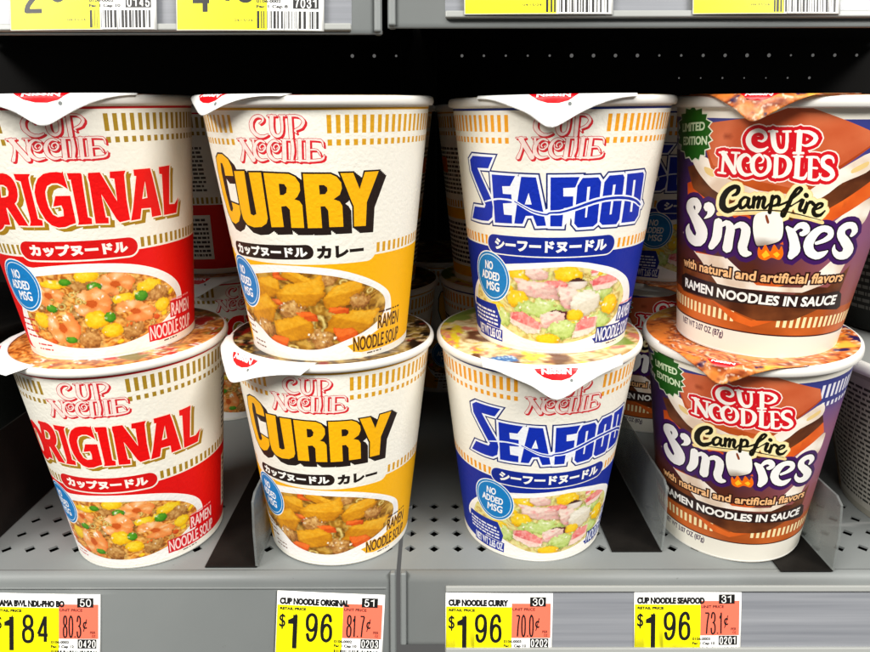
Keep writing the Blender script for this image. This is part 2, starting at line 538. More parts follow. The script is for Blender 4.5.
ART['logo'] = [
  ('R', 0, ['-126,953 -123,954 -119,956 -115,959 -111,963 -109,968 -109,974 -112,978 -117,982 -124,984 -132,984 -140,982 -148,978 -156,971 -162,963 -166,955 -167,945 -167,936 -164,927 -158,920 -152,913 -144,908 -135,905 -127,905 -119,906 -112,909 -106,912 -102,915 -101,916 -101,918 -103,919 -104,919 -108,917 -114,915 -119,914 -125,915 -131,915 -136,918 -142,922 -147,927 -151,933 -153,940 -153,947 -152,954 -150,960 -146,965 -142,970 -137,973 -131,975 -126,975 -122,974 -118,972 -116,970 -116,968 -117,965 -119,962 -121,959 -125,957 -127,955 -128,955 -128,954 -127,953']),
  ('R', 0, ['-88,979 -89,969 -91,955 -92,942 -92,933 -91,925 -88,918 -84,912 -78,908 -71,906 -63,908 -57,912 -52,918 -49,925 -47,934 -46,943 -45,955 -45,969 -44,978 -45,981 -49,982 -52,980 -53,977 -53,968 -53,954 -53,943 -54,934 -56,927 -58,922 -62,919 -66,917 -69,917 -71,918 -74,920 -77,924 -78,929 -79,935 -79,943 -78,955 -76,969 -75,978 -76,982 -80,985 -85,983']),
  ('R', 0, ['-95,979 -68,979 -66,979 -65,981 -66,982 -67,983 -94,983 -96,982 -97,981 -96,979']),
  ('R', 0, ['-57,979 -37,979 -35,979 -34,981 -35,982 -36,983 -56,983 -58,982 -59,981 -58,979']),
  ('R', 0, ['-28,978 -30,907 -29,903 -24,901 -19,904 -18,908 -16,979 -17,983 -22,985 -26,982']),
  ('R', 0, ['-30,979 -20,978 -7,978 4,976 10,971 14,966 16,961 15,957 12,951 8,946 3,942 -5,938 -11,934 -12,928 -9,924 -7,922 -6,921 -4,922 -4,923 -4,924 -5,927 -7,929 -6,930 -2,932 6,935 14,939 19,946 24,954 25,963 21,971 15,978 6,982 -6,984 -20,983 -30,983 -31,982 -32,981 -31,979']),
  ('R', 0, ['-210,894 -210,885 -212,873 -214,861 -219,848 -227,834 -232,824 -232,821 -228,819 -222,820 -219,823 -215,833 -210,847 -206,861 -204,874 -202,886 -201,895 -201,897 -205,898 -208,896']),
  ('R', 0, ['-222,894 -180,822 -176,819 -168,820 -164,825 -164,830 -206,901 -209,904 -217,903 -222,898']),
  ('R', 0, ['-166,897 -166,888 -165,874 -166,862 -167,849 -170,838 -171,829 -171,828 -169,827 -167,828 -166,829 -164,838 -162,850 -160,862 -159,875 -158,889 -158,898 -159,900 -162,901 -165,899']),
  ('R', 0, ['-230,897 -197,898 -195,899 -194,900 -194,902 -196,902 -229,901 -231,901 -232,899 -231,898']),
  ('R', 0, ['-172,899 -147,898 -146,899 -144,900 -145,902 -146,902 -171,902 -173,902 -174,901 -174,899']),
  ('R', 0, ['-134,867 -136,869 -138,870 -138,872 -137,874 -135,877 -133,879 -130,881 -127,881 -125,881 -123,879 -121,875 -121,872 -124,868 -127,863 -131,860 -135,860 -140,860 -144,862 -146,866 -146,872 -146,877 -147,877 -148,878 -148,877 -149,876 -149,872 -149,865 -148,859 -143,856 -136,854 -129,855 -123,860 -118,865 -115,872 -116,877 -118,882 -122,885 -126,886 -131,884 -135,882 -139,879 -141,875 -142,871 -141,868 -139,866 -138,864 -136,864 -134,865 -134,866']),
  ('R', 0, ['-117,891 -120,894 -126,898 -134,899 -142,898 -150,893 -157,887 -163,880 -168,871 -170,862 -170,853 -169,844 -165,836 -159,830 -152,825 -143,822 -133,823 -124,826 -118,828 -116,829 -116,831 -117,832 -118,832 -124,831 -133,830 -139,831 -144,834 -149,838 -152,843 -155,849 -156,856 -156,862 -154,869 -151,876 -148,882 -144,886 -139,890 -134,892 -130,891 -124,889 -119,887 -118,887 -116,888 -116,890']),
  ('R', 0, ['-82,868 -84,869 -85,871 -86,872 -85,875 -84,878 -82,880 -79,881 -76,882 -74,882 -72,879 -71,876 -71,873 -72,869 -76,864 -79,861 -83,860 -88,861 -91,862 -93,867 -93,873 -94,877 -94,878 -95,878 -96,878 -96,877 -96,872 -96,866 -94,860 -90,857 -84,855 -77,856 -72,860 -67,866 -65,872 -65,878 -68,882 -71,886 -75,886 -80,885 -84,883 -87,880 -89,876 -90,872 -89,869 -87,866 -85,865 -84,865 -82,865 -82,867']),
  ('R', 0, ['-66,891 -70,894 -76,898 -83,900 -90,898 -97,894 -104,888 -109,880 -113,872 -115,863 -115,854 -113,845 -110,837 -104,831 -97,826 -89,823 -80,824 -72,827 -66,829 -65,830 -65,832 -66,833 -67,833 -72,832 -80,831 -86,832 -90,835 -95,839 -98,844 -101,850 -102,857 -102,863 -101,870 -98,877 -95,882 -91,887 -87,890 -83,892 -79,892 -73,890 -69,888 -68,888 -66,889 -66,890']),
  ('R', 0, ['-55,896 -62,828 -61,823 -55,820 -49,823 -47,828 -42,896 -43,901 -47,903 -53,901']),
  ('R', 0, ['-60,897 -19,896 -18,897 -17,899 -18,900 -19,901 -59,902 -60,901 -62,899 -61,898']),
  ('R', 0, ['-27,896 -27,887 -27,876 -28,864 -30,851 -32,838 -34,829 -34,826 -31,823 -27,824 -25,827 -23,837 -19,850 -17,864 -17,876 -17,889 -18,897 -19,900 -22,901 -26,899']),
  ('R', 0, ['-66,825 -22,824 -21,825 -20,826 -21,828 -22,828 -66,829 -67,829 -68,827 -67,826']),
  ('R', 0, ['-4,897 -8,827 -7,822 -2,820 3,823 5,827 9,898 8,902 3,904 -2,902']),
  ('R', 0, ['-8,898 15,897 16,897 17,898 16,900 15,901 -7,901 -9,901 -9,900 -9,898']),
  ('R', 0, ['23,896 19,827 21,822 26,820 32,822 33,827 36,896 35,901 30,903 25,901']),
  ('R', 0, ['19,897 34,897 54,896 69,894 74,889 76,881 77,875 78,874 79,874 80,874 80,875 80,882 79,892 72,900 55,902 34,902 19,902 18,901 17,899 18,898']),
  ('R', 0, ['35,862 41,862 50,862 56,861 60,856 64,849 66,844 67,844 68,844 69,844 69,845 67,851 64,859 58,865 50,867 41,867 35,866 34,866 33,864 34,863']),
  ('R', 0, ['-14,824 0,823 21,822 40,822 53,823 65,824 74,827 80,833 81,840 82,844 82,845 81,846 80,846 80,845 78,841 75,837 71,834 64,832 53,831 40,830 22,830 1,829 -14,829 -16,828 -17,826 -16,824']),
]
ART['cn'] = [
  ('R', 0, ['-278,885 -274,884 -268,882 -262,882 -257,885 -252,889 -249,896 -249,904 -252,912 -256,920 -264,926 -273,930 -282,932 -292,930 -302,925 -310,919 -316,910 -320,900 -321,890 -319,879 -315,869 -308,860 -300,852 -290,847 -279,843 -270,844 -262,846 -255,849 -249,854 -245,859 -242,862 -241,864 -242,866 -244,868 -246,867 -249,865 -254,862 -260,860 -266,859 -272,859 -278,860 -284,863 -291,867 -296,872 -299,877 -301,883 -302,889 -302,895 -301,902 -298,907 -294,912 -287,915 -280,917 -275,916 -269,914 -265,911 -262,907 -260,902 -260,898 -260,896 -263,893 -265,890 -269,889 -273,890 -277,890 -279,890 -280,888 -279,886']),
  ('R', 0, ['-243,919 -241,908 -238,893 -234,878 -230,867 -224,858 -218,850 -210,845 -202,843 -195,844 -189,846 -184,851 -180,859 -179,867 -180,877 -180,887 -182,899 -184,912 -186,921 -187,924 -191,926 -195,924 -195,920 -194,912 -192,899 -191,888 -190,878 -190,870 -191,864 -193,861 -196,859 -199,859 -202,859 -206,860 -208,863 -212,867 -215,874 -218,883 -221,895 -224,910 -226,920 -229,926 -236,929 -242,925']),
  ('R', 0, ['-247,918 -220,918 -218,919 -217,922 -219,925 -221,926 -248,926 -250,924 -251,921 -249,918']),
  ('R', 0, ['-202,918 -179,919 -177,920 -176,923 -178,926 -180,927 -203,926 -205,926 -206,922 -204,919']),
  ('R', 0, ['-160,922 -152,850 -149,843 -142,839 -136,843 -135,849 -143,921 -146,927 -153,931 -159,928']),
  ('R', 0, ['-165,919 -154,919 -139,918 -126,915 -117,911 -110,906 -106,902 -106,900 -106,896 -108,892 -112,887 -118,881 -124,878 -128,877 -133,878 -136,880 -138,880 -139,878 -139,876 -137,874 -134,872 -128,870 -121,869 -112,871 -103,875 -96,880 -92,889 -90,899 -95,910 -103,918 -114,924 -125,928 -140,928 -155,928 -166,927 -168,926 -169,923 -167,920']),
  ('R', 0, ['-158,842 -127,843 -125,844 -124,847 -126,850 -128,851 -160,851 -162,849 -163,846 -161,843']),
  ('R', 0, ['-404,834 -405,762 -404,759 -400,757 -396,759 -394,762 -394,834 -395,836 -399,838 -402,836']),
  ('R', 0, ['-410,830 -358,760 -353,756 -345,757 -341,764 -343,770 -392,841 -398,845 -407,844 -412,836']),
  ('R', 0, ['-356,836 -354,769 -353,767 -350,765 -347,767 -346,769 -346,836 -348,840 -351,841 -355,840']),
  ('R', 0, ['-417,833 -386,835 -383,836 -382,839 -384,842 -386,843 -418,841 -421,840 -422,836 -420,834']),
  ('R', 0, ['-367,835 -338,835 -336,836 -334,839 -336,842 -338,843 -367,843 -370,842 -371,838 -369,836']),
  ('R', 0, ['-417,755 -386,754 -383,755 -381,758 -383,761 -386,762 -417,763 -420,762 -422,759 -420,756']),
  ('R', 0, ['-307,800 -304,801 -300,802 -296,804 -293,809 -292,816 -293,823 -297,830 -304,836 -313,840 -322,839 -331,834 -338,827 -343,819 -346,808 -346,797 -344,786 -340,775 -334,766 -326,758 -318,754 -308,751 -298,753 -289,757 -283,760 -281,761 -281,764 -283,767 -285,767 -292,766 -300,764 -307,765 -312,767 -316,771 -320,776 -323,783 -326,791 -327,798 -327,805 -326,812 -324,818 -321,822 -316,826 -313,828 -309,827 -303,824 -300,820 -299,816 -299,812 -301,808 -302,806 -306,806 -308,805 -310,804 -310,802 -309,801']),
  ('R', 0, ['-264,803 -261,804 -256,805 -252,808 -250,813 -249,819 -250,825 -254,831 -260,838 -267,842 -276,840 -283,835 -290,828 -294,819 -296,808 -296,797 -294,786 -290,775 -283,766 -275,759 -265,755 -256,754 -247,756 -239,760 -232,766 -227,774 -223,784 -222,794 -223,805 -226,815 -231,825 -238,832 -246,836 -251,838 -253,838 -255,837 -255,834 -254,832 -250,828 -244,823 -241,818 -239,811 -238,803 -237,796 -237,789 -239,781 -242,775 -246,770 -252,767 -257,766 -262,768 -268,772 -272,776 -275,782 -278,790 -279,798 -280,806 -279,813 -277,820 -274,825 -270,829 -267,831 -264,830 -260,826 -256,822 -255,819 -256,815 -257,812 -259,810 -262,808 -266,807 -267,806 -267,804 -266,803']),
  ('R', 0, ['-219,833 -212,760 -210,754 -203,751 -198,754 -196,760 -204,833 -206,839 -212,842 -218,839']),
  ('R', 0, ['-225,831 -214,830 -199,830 -187,827 -181,822 -177,815 -175,810 -173,803 -173,794 -174,787 -176,779 -179,772 -184,767 -193,763 -204,762 -213,761 -215,760 -216,756 -214,754 -212,753 -203,753 -190,753 -178,756 -169,762 -162,769 -158,779 -156,790 -156,803 -159,815 -166,825 -175,833 -186,838 -200,839 -215,839 -226,839 -228,838 -229,835 -228,832']),
  ('R', 0, ['-151,832 -144,764 -141,757 -134,753 -127,756 -126,763 -134,831 -137,838 -143,841 -149,838']),
  ('R', 0, ['-155,830 -128,831 -126,832 -125,835 -127,837 -129,838 -157,837 -158,836 -159,834 -158,831']),
  ('R', 0, ['-144,755 -136,753 -125,750 -116,748 -109,749 -105,752 -102,757 -101,764 -102,772 -102,777 -103,778 -104,779 -105,779 -105,778 -107,773 -109,767 -111,763 -113,762 -114,762 -117,761 -125,761 -136,762 -144,762 -146,762 -147,759 -146,756']),
  ('R', 0, ['-109,829 -98,758 -95,753 -89,750 -84,752 -83,758 -95,829 -97,834 -103,837 -108,835']),
  ('R', 0, ['-114,829 -104,829 -91,829 -82,828 -78,824 -74,818 -70,812 -70,811 -69,811 -68,812 -68,813 -70,819 -72,828 -80,836 -93,838 -106,837 -116,836 -117,835 -118,832 -116,830']),
  ('R', 0, ['-92,791 -73,789 -71,790 -70,793 -72,797 -75,798 -93,798 -94,797 -95,795 -94,792']),
  ('R', 0, ['-95,750 -86,747 -74,745 -62,746 -56,756 -55,767 -55,774 -55,776 -56,776 -57,776 -57,776 -60,769 -64,761 -68,756 -76,755 -87,756 -95,756 -97,756 -98,754 -97,751']),
  ('R', 0, ['-20,812 -20,818 -22,825 -26,833 -33,839 -42,842 -50,843 -58,840 -64,835 -68,827 -68,817 -65,807 -59,797 -49,790 -40,785 -34,781 -29,777 -25,773 -24,771 -24,769 -26,764 -30,761 -35,760 -42,760 -47,761 -52,764 -57,771 -61,776 -62,777 -64,777 -64,776 -64,774 -62,768 -58,760 -51,752 -42,748 -32,746 -23,747 -15,752 -9,758 -6,768 -10,779 -16,788 -24,796 -34,802 -43,806 -48,809 -51,813 -53,817 -54,820 -52,823 -49,827 -45,829 -41,829 -36,828 -32,826 -29,823 -26,817 -23,812 -22,811 -21,811 -20,811']),
]
ART['camp'] = [
  ('R', 0, ['-347,670 -341,672 -333,674 -326,680 -321,688 -319,698 -320,708 -326,716 -336,719 -346,719 -356,715 -367,709 -378,700 -388,689 -396,675 -402,661 -404,646 -404,631 -399,618 -388,608 -375,602 -361,601 -348,606 -338,613 -330,621 -322,629 -315,639 -310,645 -309,648 -311,652 -314,653 -317,651 -323,646 -331,639 -340,633 -349,629 -357,625 -362,625 -366,626 -370,630 -372,633 -374,638 -375,647 -375,656 -371,666 -366,677 -360,686 -354,692 -346,698 -341,701 -338,702 -336,701 -337,701 -336,699 -337,694 -338,690 -341,686 -346,682 -351,678 -353,676 -353,672 -350,670']),
  ('R', 0, ['-285,675 -289,676 -297,678 -306,677 -313,670 -320,662 -324,652 -325,642 -322,632 -317,624 -307,622 -300,626 -294,631 -289,638 -285,647 -282,655 -280,663 -279,671 -291,675 -292,668 -294,656 -294,644 -291,636 -285,629 -276,627 -270,633 -266,642 -263,648 -262,650 -264,653 -267,654 -269,652 -273,647 -278,640 -280,639 -277,639 -278,642 -280,646 -279,654 -278,665 -278,672 -290,672 -290,665 -290,658 -293,651 -298,644 -302,639 -306,637 -308,637 -307,637 -308,638 -309,644 -310,649 -308,655 -304,662 -300,666 -297,667 -292,666 -287,664 -284,664 -281,668 -282,673']),
  ('R', 0, ['-274,675 -272,636 -271,632 -265,629 -260,631 -259,636 -259,675 -261,680 -267,683 -272,680']),
  ('R', 0, ['-265,651 -260,658 -254,666 -250,671 -251,670 -254,672 -254,670 -254,661 -256,648 -256,639 -255,634 -250,630 -245,632 -243,636 -242,646 -240,660 -240,671 -243,679 -251,684 -258,680 -263,672 -267,662 -270,654 -271,652 -269,650 -266,649']),
  ('R', 0, ['-249,652 -244,659 -238,668 -234,672 -234,672 -236,672 -237,672 -237,665 -238,654 -238,643 -234,635 -227,630 -219,632 -215,638 -211,646 -208,652 -208,654 -209,657 -212,657 -213,656 -217,651 -222,644 -225,641 -224,642 -224,643 -224,644 -224,651 -222,662 -222,672 -226,681 -234,685 -241,682 -246,674 -251,663 -254,656 -254,654 -253,651 -250,651']),
  ('R', 0, ['-210,684 -212,622 -210,617 -205,613 -199,615 -197,620 -196,682 -198,688 -203,691 -208,689']),
  ('R', 0, ['-202,662 -198,667 -192,675 -188,678 -188,677 -187,676 -186,674 -185,670 -185,663 -186,659 -189,656 -194,653 -199,651 -201,649 -201,645 -199,642 -196,642 -191,643 -183,645 -176,650 -172,659 -171,669 -173,678 -178,686 -186,691 -195,690 -201,682 -204,672 -207,665 -207,663 -206,660 -203,660']),
  ('R', 0, ['-177,645 -169,649 -157,655 -145,663 -134,673 -123,685 -114,695 -109,703 -105,709 -104,717 -110,724 -118,727 -125,724 -131,719 -136,710 -140,701 -145,689 -148,676 -152,661 -155,644 -158,626 -160,616 -158,616 -156,615 -158,617 -159,621 -158,628 -155,634 -148,640 -138,644 -131,648 -129,650 -130,653 -132,655 -134,655 -142,652 -152,646 -160,640 -165,632 -167,623 -167,616 -165,608 -156,602 -147,607 -143,621 -139,639 -136,655 -133,669 -130,682 -127,693 -124,702 -121,709 -118,713 -116,714 -115,713 -116,715 -116,715 -118,710 -122,703 -130,693 -140,681 -151,670 -162,663 -173,657 -180,652 -182,650 -182,647 -179,645']),
  ('R', 0, ['-131,649 -125,654 -118,660 -110,665 -104,669 -98,670 -104,674 -106,671 -109,659 -110,647 -109,638 -104,630 -95,627 -88,630 -83,636 -79,640 -78,642 -79,645 -82,646 -84,646 -88,643 -95,640 -98,640 -95,640 -96,641 -96,644 -94,653 -91,665 -91,677 -103,682 -109,677 -114,671 -121,665 -129,658 -134,654 -135,652 -134,650 -132,649']),
  ('R', 0, ['-97,688 -93,684 -88,681 -81,684 -80,691 -83,697 -86,700 -92,703 -98,701 -100,694']),
  ('R', 0, ['-78,642 -76,651 -74,663 -86,672 -87,661 -90,644 -91,630 -90,625 -85,620 -79,621 -76,626 -75,639 -73,657 -72,667 -85,666 -85,654 -85,644 -84,642 -82,640 -79,640']),
  ('R', 0, ['-81,642 -77,649 -72,658 -68,662 -69,661 -65,658 -62,654 -57,652 -51,654 -50,660 -53,665 -58,669 -65,674 -76,674 -81,665 -85,654 -87,645 -87,643 -85,641 -82,640']),
  ('R', 0, ['-52,633 -44,636 -34,640 -26,644 -21,649 -19,655 -21,664 -28,668 -36,669 -44,667 -51,660 -57,651 -61,641 -60,630 -55,619 -46,611 -36,608 -27,610 -19,613 -14,620 -10,628 -7,633 -7,635 -9,638 -12,638 -13,637 -17,633 -22,628 -27,624 -32,624 -38,625 -40,626 -41,628 -44,632 -45,636 -44,643 -40,651 -36,656 -33,657 -30,656 -29,657 -30,659 -30,656 -33,653 -39,648 -49,644 -56,640 -57,639 -57,635 -54,633']),
]
ART['campu'] = [
  ('R', 0, ['-361,607 -332,612 -293,617 -257,622 -226,625 -195,627 -168,627 -144,625 -121,621 -98,616 -69,610 -38,603 -16,597 -15,598 -15,598 -15,599 -16,600 -38,606 -69,614 -98,621 -121,626 -144,630 -168,632 -196,632 -226,630 -258,626 -294,622 -333,615 -361,610 -362,610 -363,609 -362,607']),
]
ART['campb'] = [
  ('R', 0, ['-402,586 -391,588 -375,590 -353,594 -323,598 -288,604 -255,608 -224,612 -192,614 -166,614 -148,612 -133,608 -118,604 -101,602 -85,600 -68,598 -48,593 -26,587 -10,583 -4,583 -1,588 -4,594 -9,597 -25,602 -47,608 -68,613 -86,615 -102,617 -118,619 -132,622 -147,626 -167,629 -194,630 -226,628 -258,626 -291,622 -326,617 -356,612 -378,608 -394,605 -404,603 -410,600 -413,593 -408,587']),
]
ART['smo'] = [
  ('R', 0, ['-505,586 -501,592 -494,603 -491,615 -496,627 -505,637 -520,645 -544,644 -565,638 -584,627 -595,615 -600,601 -598,587 -588,575 -574,564 -562,553 -552,541 -541,530 -533,519 -526,509 -520,500 -518,496 -520,489 -525,482 -519,484 -509,486 -516,484 -526,484 -538,488 -550,497 -561,505 -567,512 -569,519 -570,525 -570,527 -573,528 -577,527 -579,525 -587,519 -598,508 -604,494 -600,480 -590,464 -574,451 -550,442 -521,438 -484,446 -461,466 -452,486 -450,506 -454,524 -463,538 -473,549 -485,560 -499,570 -512,578 -525,588 -536,596 -542,602 -542,607 -539,611 -538,613 -537,613 -537,613 -542,613 -541,613 -534,610 -530,607 -529,603 -530,595 -531,588 -531,582 -522,578 -511,580']),
  ('R', 0, ['-470,599 -465,597 -462,597 -461,600 -459,600 -457,594 -457,588 -460,582 -467,574 -472,568 -474,567 -474,565 -471,564 -469,565 -461,567 -449,572 -437,578 -428,588 -422,598 -420,611 -426,624 -433,631 -437,634 -454,637 -474,628 -480,610']),
  ('R', 0, ['-420,559 -421,546 -422,528 -423,513 -424,504 -425,497 -427,490 -430,480 -436,468 -440,459 -442,450 -435,441 -421,442 -412,448 -406,456 -396,467 -388,480 -383,491 -380,502 -379,515 -379,532 -380,550 -381,562 -386,573 -400,578 -416,570']),
  ('R', 0, ['-386,538 -378,544 -368,550 -364,551 -365,548 -364,544 -363,539 -364,533 -365,522 -367,507 -368,490 -370,473 -372,460 -368,447 -352,439 -335,447 -329,460 -328,472 -328,490 -327,506 -326,520 -325,535 -328,551 -337,564 -350,572 -367,574 -380,565 -390,553 -396,545 -398,541 -396,537 -390,536']),
  ('R', 0, ['-331,540 -322,544 -312,549 -305,550 -303,547 -300,543 -300,540 -300,536 -300,525 -301,512 -303,500 -306,486 -306,469 -301,454 -293,442 -281,435 -268,434 -258,439 -253,443 -249,445 -247,451 -251,457 -255,458 -261,460 -266,463 -266,466 -266,468 -268,471 -269,474 -268,481 -266,493 -264,508 -263,523 -263,538 -267,555 -279,568 -293,575 -308,575 -322,567 -332,556 -338,548 -340,545 -339,540 -335,538']),
  ('R', 0, ['-137,560 -134,554 -130,546 -127,538 -123,528 -118,517 -114,506 -112,496 -111,488 -110,483 -109,477 -110,468 -110,461 -111,452 -104,442 -93,440 -87,446 -82,451 -74,459 -68,473 -69,488 -74,502 -80,515 -86,528 -93,542 -102,554 -112,564 -122,568 -128,571 -133,573 -138,571 -139,565']),
  ('R', 0, ['-107,548 -101,553 -93,561 -86,565 -82,565 -77,563 -77,562 -76,562 -74,560 -73,562 -73,560 -77,554 -80,550 -74,548 -73,546 -74,548 -77,551 -81,552 -84,550 -85,546 -85,544 -81,537 -71,534 -64,537 -55,543 -48,553 -50,568 -57,579 -67,588 -79,591 -90,589 -99,584 -106,574 -112,562 -115,554 -116,551 -114,547 -110,546']),
  ('R', 0, ['-9,502 -1,504 11,507 23,511 34,516 44,522 51,532 51,545 45,559 33,571 18,577 3,579 -11,577 -23,572 -34,565 -43,555 -51,543 -58,529 -61,512 -60,495 -53,479 -44,464 -30,453 -14,446 2,442 17,444 27,449 35,455 41,462 45,470 47,476 47,477 46,478 44,479 43,479 37,478 28,476 20,475 11,473 3,472 -1,474 -6,477 -12,482 -16,486 -18,490 -21,497 -22,503 -21,511 -18,523 -14,533 -9,542 -3,549 2,552 9,553 17,551 21,550 22,549 25,545 26,543 24,539 18,533 11,527 2,522 -9,517 -16,514 -19,511 -18,506 -14,502']),
  ('R', 0, ['145,529 152,532 161,538 168,547 164,559 155,571 140,583 122,589 107,590 94,589 83,585 73,578 65,569 63,557 64,545 70,531 80,518 91,508 99,499 108,491 114,485 115,484 116,482 116,476 116,473 113,471 106,470 101,470 97,471 88,476 81,481 76,486 73,493 70,499 70,501 68,502 66,502 65,500 63,495 61,487 63,477 70,465 80,454 97,443 116,438 136,437 156,440 170,450 178,462 177,479 163,497 148,509 136,519 123,529 112,536 106,540 102,545 100,550 99,553 101,557 107,561 113,563 118,563 124,562 124,562 125,562 129,558 132,555 134,550 132,543 131,537 130,534 134,530 141,528']),
]
ART['marsh'] = [
  ('P', 1, ['-258,590 -248,613 -221,623 -178,624 -158,606 -145,551 -150,515 -184,496 -220,486 -236,491 -254,542']),
]
ART['marshr'] = [
  ('P', 1, ['-218,605 -212,610 -200,583 -207,578']),
]
ART['flame'] = [
  ('P', 1, ['-226,459 -224,482 -212,469 -201,493 -179,466 -169,496 -148,475 -141,492 -128,460 -139,436 -169,442 -192,429 -217,437']),
]
ART['flamey'] = [
  ('P', 0, ['-209,450 -195,471 -178,451 -198,437']),
  ('P', 0, ['-167,457 -153,468 -141,457 -150,443']),
]
ART['gr1'] = [
  ('P', 0, ['-506,898 -470,947 -344,965 -254,979 -168,1022 80,927 100,876 -20,786 -143,718 -352,753 -441,785']),
]
ART['gr1s'] = [
  ('P', 0, ['-506,898 -443,820 -354,772 -146,732 -23,800 95,890 102,869 -17,772 -104,691 -253,702 -381,740 -452,774']),
]
ART['mw1'] = [
  ('P', 1, ['-564,805 -474,812 -382,745 -254,713 -141,704 -17,775 109,849 133,789 29,740 -25,692 -99,662 -375,671 -481,721']),
]
ART['mwt'] = [
  ('P', 1, ['-485,776 -439,765 -438,740 -476,752']),
  ('P', 1, ['54,791 108,817 112,799 58,775']),
]
ART['ch1'] = [
  ('P', 0, ['-596,766 -529,783 -424,716 -345,684 -132,651 -30,716 64,758 135,789 154,746 48,673 -11,635 -121,592 -370,610 -549,682']),
]
ART['gr2'] = [
  ('P', 0, ['-594,698 -551,713 -372,631 -114,553 18,673 154,746 182,687 12,586 -102,493 -362,528 -586,624']),
]
ART['mw2'] = [
  ('P', 1, ['40,595 184,682 201,627 184,579 130,572']),
]
ART['mw3'] = [
  ('P', 0, ['-631,481 -580,501 -516,412 -352,421 -210,322 -25,324 8,368 78,439 167,454 133,362 -20,303 -197,302 -376,295 -481,386']),
]
ART['ch2'] = [
  ('P', 0, ['-626,356 -436,384 -388,315 -338,291 -202,268 -58,280 -28,335 94,322 190,410 175,271 -34,181 -186,169 -395,223 -620,216']),
]
ART['gr3'] = [
  ('P', 0, ['-535,420 -399,418 -212,333 -114,351 -72,345 -166,305 -250,306 -434,356']),
]
ART['gr4'] = [
  ('P', 0, ['-409,225 -208,166 -50,247 21,237 -40,203 -204,138 -286,153']),
]
ART['bar'] = [
  ('P', 0, ['-638,283 -592,304 -191,297 -23,292 169,302 196,285 218,228 197,218 -8,237 -181,238 -595,222 -636,225']),
]
ART['badge'] = [
  ('P', 0, ['-562,1011 -545,994 -512,1001 -510,979 -484,980 -489,959 -464,949 -478,932 -458,916 -473,899 -456,882 -474,872 -464,851 -489,843 -488,821 -511,822 -519,801 -542,807 -564,793 -584,809 -616,803 -627,827 -669,829 -660,853 -715,858 -686,881 -730,900 -680,921 -707,943 -660,954 -667,977 -623,980 -619,1000 -586,996']),
]
ART['bowlO'] = [
  ('P', 1, ['-168,392 -91,410 92,421 261,406 388,368 495,306 550,241 553,169 496,112 410,70 300,43 146,30 -5,37 -176,48 -312,67']),
]
ART['foodO'] = [
  ('P', 1, ['-183,348 -106,371 84,386 256,369 384,330 468,278 513,226 509,180 447,131 357,89 255,64 139,54 2,60 -125,83 -224,136']),
]
ART['bowlC'] = [
  ('P', 1, ['-509,361 -249,416 -88,427 83,413 216,371 327,309 374,253 373,164 276,112 140,74 -39,48 -211,53 -351,74 -509,182']),
]
ART['foodC'] = [
  ('P', 1, ['-508,326 -260,379 -92,400 82,384 205,345 298,297 339,248 327,186 246,136 128,99 14,68 -117,68 -236,91 -321,141 -510,205']),
]
ART['bowlS'] = [
  ('P', 1, ['-541,243 -401,352 -291,388 -10,416 148,393 255,355 345,295 394,200 332,119 208,75 49,52 -65,43 -197,48 -331,72 -436,117 -583,150']),
]
ART['foodS'] = [
  ('P', 1, ['-498,253 -406,312 -293,357 -8,395 154,361 256,317 312,256 313,203 272,145 170,88 48,58 -66,50 -196,61 -310,97 -408,138 -523,165']),
]
